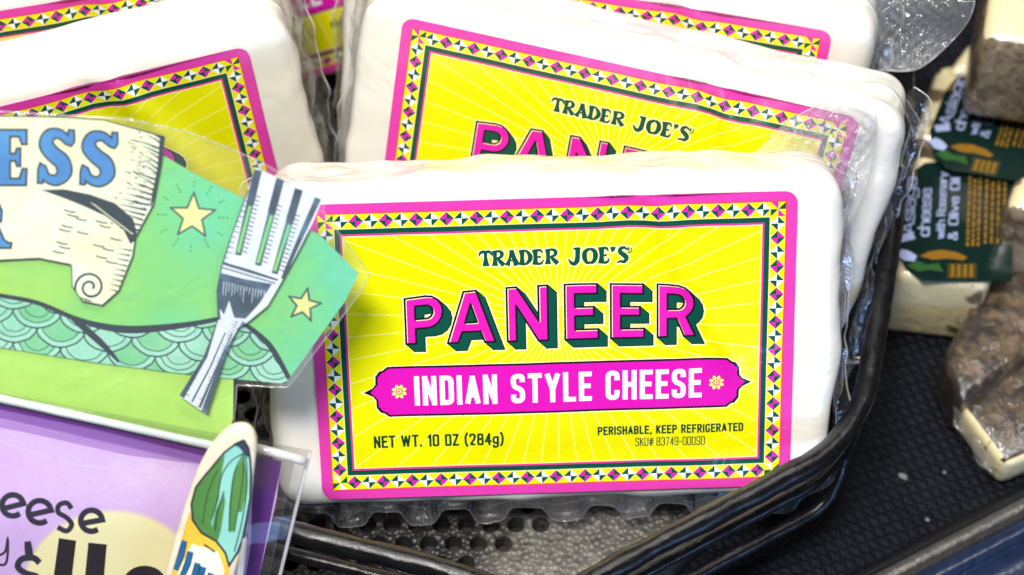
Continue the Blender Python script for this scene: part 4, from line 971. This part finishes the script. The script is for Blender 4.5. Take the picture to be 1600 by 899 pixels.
edge_m = clear_film('acrylic_cut_edge', .35, .08, 40, .0006, 1.3)
tube('side_edge', [on_plane(484, 706, HS + SN * .2, SN), on_plane(436, 905, HS + SN * .2, SN), on_plane(415, 990, HS + SN * .2, SN)], .05, edge_m, hold, hb, 8)
leg_t = on_plane(120, 985, HS + SN * .14, SN)
prism([leg_t + Vector((-1.5, 0, .2)), leg_t + Vector((1.5, 0, .2)), leg_t + Vector((1.5, .25, .2)), leg_t + Vector((-1.5, .25, .2))], (0, 0, MZ - leg_t.z - .15), 'leg', [ACRYL], hold, hb)
# purple ticket
tk_b = on_plane(150, 960, HS + SN * .35, SN)
tick = empty('paper_ticket', tk_b); tag(tick, 'purple paper ticket with dark hand lettering inside the clear holder', 'ticket')
LILA = wash('lilac_wash', [(.2, (204, 164, 230)), (.42, (222, 190, 242)), (.6, (240, 220, 250))], 24, .45, grain=.26)
PURD = wash('purple_wash', [(.2, (92, 22, 130)), (.6, (124, 48, 158))], 30, .4); PURM = wash('violet_wash', [(.2, (150, 96, 190)), (.6, (172, 124, 208))], 30, .4)
BUTT = wash('butter_wash', [(.2, (246, 238, 176)), (.6, (253, 249, 210))], 30, .45); TXT = (44, 40, 62)
MT.update(lila=LILA, purd=PURD, purm=PURM, butt=BUTT)
P = Print(); tid = P.poly(Y([(-160, 596), (330, 700), (440, 722), (432, 780), (404, 905), (384, 985), (-160, 985)]), 'lila', 0)
P.poly(Y([(-160, 596), (440, 722), (436, 748), (330, 728), (160, 690), (0, 654), (-160, 620)]), 'purm', 1, clip=tid)
P.poly(Y([(-160, 596), (440, 722), (436, 735), (330, 716), (160, 674), (0, 640), (-160, 606)]), 'purd', 2, clip=tid)
P.poly(Y([(395, 720), (440, 722), (404, 905), (384, 985), (370, 985), (392, 850)]), 'purd', 2, clip=tid)
P.poly(Y(circle(176, 925, 138, 124, 40)), 'butt', 1.5, clip=tid)
for q_, c_ in ((6, 'b1'), (3, 'b2')): P.poly(Y(circle(176, 925, 138 + q_, 124 + q_, 40)), c_, 1.5 - q_ * .05, clip=tid)
P.poly(Y([(330, 728), (200, 712), (40, 676), (-160, 640), (-160, 620), (160, 690), (436, 748), (432, 765)]), 'b0', .8, clip=tid)
MT.update(b0=wash('pale_violet_wash', [(.2, (178, 132, 214)), (.6, (206, 168, 232))], 30, .45), b1=wash('blush_wash', [(.2, (226, 196, 224)), (.6, (238, 214, 232))], 30, .45), b2=wash('blush_butter_wash', [(.2, (236, 216, 192)), (.6, (246, 232, 212))], 30, .45))
P.line(Y([(-100, 660), (0, 690), (100, 722), (200, 738), (320, 750)]), 3, (226, 206, 238), 1, clip=tid)
def ee(cx, cy, r, rot, st):
    pts = []
    for k in range(15):
        a = math.radians(rot + k * 21.5); pts.append((cx + r * math.cos(a), cy - r * .98 * math.sin(a)))
    a = math.radians(rot)
    P.line(Y([(cx - r * .75 * math.cos(a), cy + r * .5 * math.sin(a) + r * .18)] + pts), st, TXT, 5, clip=tid)
ee(-22, 782, 17, 10, 9); ee(20, 790, 17, 10, 9); ee(62, 800, 18, 8, 9); ee(143, 814, 17, 5, 9)
P.line([(v.x, -v.y) for v in catmull([(112, 795), (104, 786), (92, 790), (91, 801), (104, 809), (112, 820), (104, 830), (90, 824)], 5)], 8, TXT, 5, clip=tid)
P.line([(v.x, -v.y) for v in catmull([(-8, 842), (-4, 866), (8, 862), (12, 842), (12, 866), (8, 882), (-4, 882)], 5)], 4, TXT, 5, clip=tid)
P.line([(v.x, -v.y, v.z) for v in catmull([(43, 846, 10), (45, 862, 13), (46, 870, 11)], 5)], 0, TXT, 5, clip=tid)
P.line([(v.x, -v.y) for v in catmull([(62, 880), (52, 872), (34, 874), (28, 886), (40, 896), (58, 902), (56, 916), (34, 918)], 5)], 10, TXT, 5, clip=tid)
P.poly(Y([(92, 841), (119, 845), (109, 930), (80, 928)]), (30, 16, 26), 5, clip=tid); P.poly(Y([(138, 848), (167, 851), (160, 930), (130, 930)]), (30, 16, 26), 5, clip=tid)
P.poly(Y(circle(226, 912, 34, 28, 24)), (30, 16, 26), 5, clip=tid); P.poly(Y(circle(226, 914, 12, 10, 14)), 'butt', 6, clip=tid)
flat(P, 'paper', HP(.34), mf, tick, tk_b, .03)
# leaf-topped cut-out standing before the holder
C0 = S0 + SN * 1.9
def CP(off): return lambda v: on_plane(v[0], -v[1], C0 + SN * off, SN)
cb = on_plane(310, 960, C0, SN)
cut = empty('painted_cutout', cb); tag(cut, 'thick laminated cutout with green painted dome over yellow and blue lettering', 'cutout')
ol = [(364, 667), (384, 666), (397, 677), (401, 700), (397, 738), (390, 801), (378, 859), (366, 905), (350, 985), (235, 985), (256, 905), (272, 847), (289, 790), (306, 741), (326, 703), (348, 677)]
ol = [(v.x, v.y) for v in catmull([(x, y, 0) for x, y in ol], 4, True)]
pts = [on_plane(x, y, C0, SN) for x, y in ol]
creamm = plain('ivory_foam_board', (.74, .68, .52), .3, 0, 120, .0004)
board = prism(pts[::-1], -SN * .32, 'board', [creamm], cut, cb, 0, 0, .10, 3)
P = Print(); dome = [(381, 688), (368, 694), (350, 708), (335, 726), (318, 746), (306, 762), (299, 788), (301, 813), (315, 833), (338, 846), (352, 864), (358, 884), (372, 862), (379, 842), (386, 808), (391, 778), (392, 740), (391, 718), (388, 700)]
body = P.poly(Y([(296, 800), (300, 813), (315, 833), (338, 846), (352, 864), (358, 884), (352, 985), (246, 985), (266, 905), (282, 850)]), 'yel', 0)
did = P.poly(Y(dome), 'aqua', 1)
P.poly(Y([(352, 710), (345, 745), (342, 780), (330, 815), (333, 845), (300, 820), (298, 780), (318, 745)]), 'leaf', 2, clip=did)
P.poly(Y([(350, 770), (352, 785), (345, 830), (340, 846), (328, 840), (336, 800)]), 'leaf', 3, clip=did)
P.poly(Y([(381, 712), (386, 745), (384, 775), (378, 800), (372, 800), (366, 830), (357, 832), (358, 790), (362, 755), (368, 735)]), 'leaf', 3, clip=did)
for q in ([(381, 708, 2), (360, 722, 2), (346, 745, 2), (340, 780, 2), (330, 815, 1.5)], [(381, 708, 2), (366, 740, 2), (360, 790, 2), (358, 830, 1.5)], [(382, 708, 2), (378, 760, 1.5), (366, 832, 1.5)], [(384, 708, 2), (386, 760, 2), (378, 815, 2), (366, 862, 2)], [(340, 735, 1.5), (325, 770, 1.5), (316, 820, 1.5)], [(350, 768, 2), (340, 800, 2), (336, 830, 2)]):
    P.line([(v.x, -v.y, v.z) for v in catmull(q, 5)], 0, (40, 64, 54), 5, clip=did)
dl = dome + dome[:1]
P.line(Y([(x, y, 3.4) for x, y in dl]), 0, (44, 48, 60), 6)
P.poly(Y([(381, 688), (366, 696), (374, 700), (384, 712), (390, 716), (388, 700)]), (60, 66, 92), 5, clip=did)
P.line(Y([(296, 800, 4), (284, 850, 4), (266, 905, 4)]), 0, (222, 178, 40), 3, clip=body)
P.poly(Y([(300, 850), (340, 862), (350, 890), (346, 985), (258, 985), (276, 900)]), 'crm', 2, clip=body)
for x, y, hh in ((288, 845, 46), (298, 862, 40), (309, 880, 40), (318, 886, 30), (330, 896, 30)):
    P.line(Y([(x, y, 7), (x - 5, y + hh * .5, 8), (x - 14, y + hh, 6)]), 0, (40, 98, 150), 4, clip=body); P.line(Y([(x, y, 10), (x - 5, y + hh * .5, 11), (x - 14, y + hh, 9)]), 0, INK, 3.5, clip=body)
P.line(Y([(319, 851, 3), (336, 863, 3)]), 0, (60, 60, 30), 4, clip=body)
MT.update(yel=wash('golden_wash', [(.2, (222, 176, 50)), (.6, (240, 214, 90))], 60, .35), aqua=wash('aqua_wash', [(.2, (126, 196, 184)), (.6, (160, 218, 206))], 60, .35), leaf=wash('leaf_wash', [(.2, (70, 122, 62)), (.6, (98, 150, 80))], 60, .35), crm=CRM)
flat(P, 'painting', CP(.012), mf, board, cb)
st = on_plane(300, 980, C0, SN)
prism([st + Vector((-1.0, .4, .3)), st + Vector((1.0, .4, .3)), st + Vector((1.0, .75, .3)), st + Vector((-1.0, .75, .3))], (0, 0, MZ - st.z - .25), 'leg', [creamm], cut, cb)
# clear peg that holds the cut-out
pg = [(379, 842), (386, 846), (380, 905), (372, 985), (362, 985), (368, 905)]
prism([on_plane(x, y, C0 + SN * .1, SN) for x, y in pg][::-1], -SN * .5, 'clear_peg', [clear_film('clear_peg_plastic', .3, .08, 60, .0006, 1.2)], cut, cb, 0, 0, .04, 1)

# ------------------------------------------------------------------ crumbs on the mat
CRUMB = plain('white_crumb', (.15, .15, .16), .5, 0, 900, .0003)
for (x, y, rr, lab) in ((1411, 745, .11, 'small oval white crumb on the black mat beside the shelf edge'), (1476, 738, .05, 'tiny dull crumb on the black mat below the crusted cheese'), (1449, 812, .06, 'tiny grey crumb on the black mat close to the metal shelf edge')):
    c = on_z(x, y, MZ + .04); bm = bmesh.new(); bmesh.ops.create_icosphere(bm, subdivisions=2, radius=rr * K)
    for v in bm.verts:
        v.co *= 1 + .35 * noise.noise(v.co * 900 + c); v.co.y *= 1.35; v.co.z *= .6
    me = bpy.data.meshes.new('crumb'); bm.to_mesh(me); bm.free(); me.materials.append(CRUMB)
    ob = bpy.data.objects.new('crumb', me); sc.collection.objects.link(ob); ob.location = c * K; ob.rotation_euler = (0, 0, .7); tag(ob, lab, 'crumb')
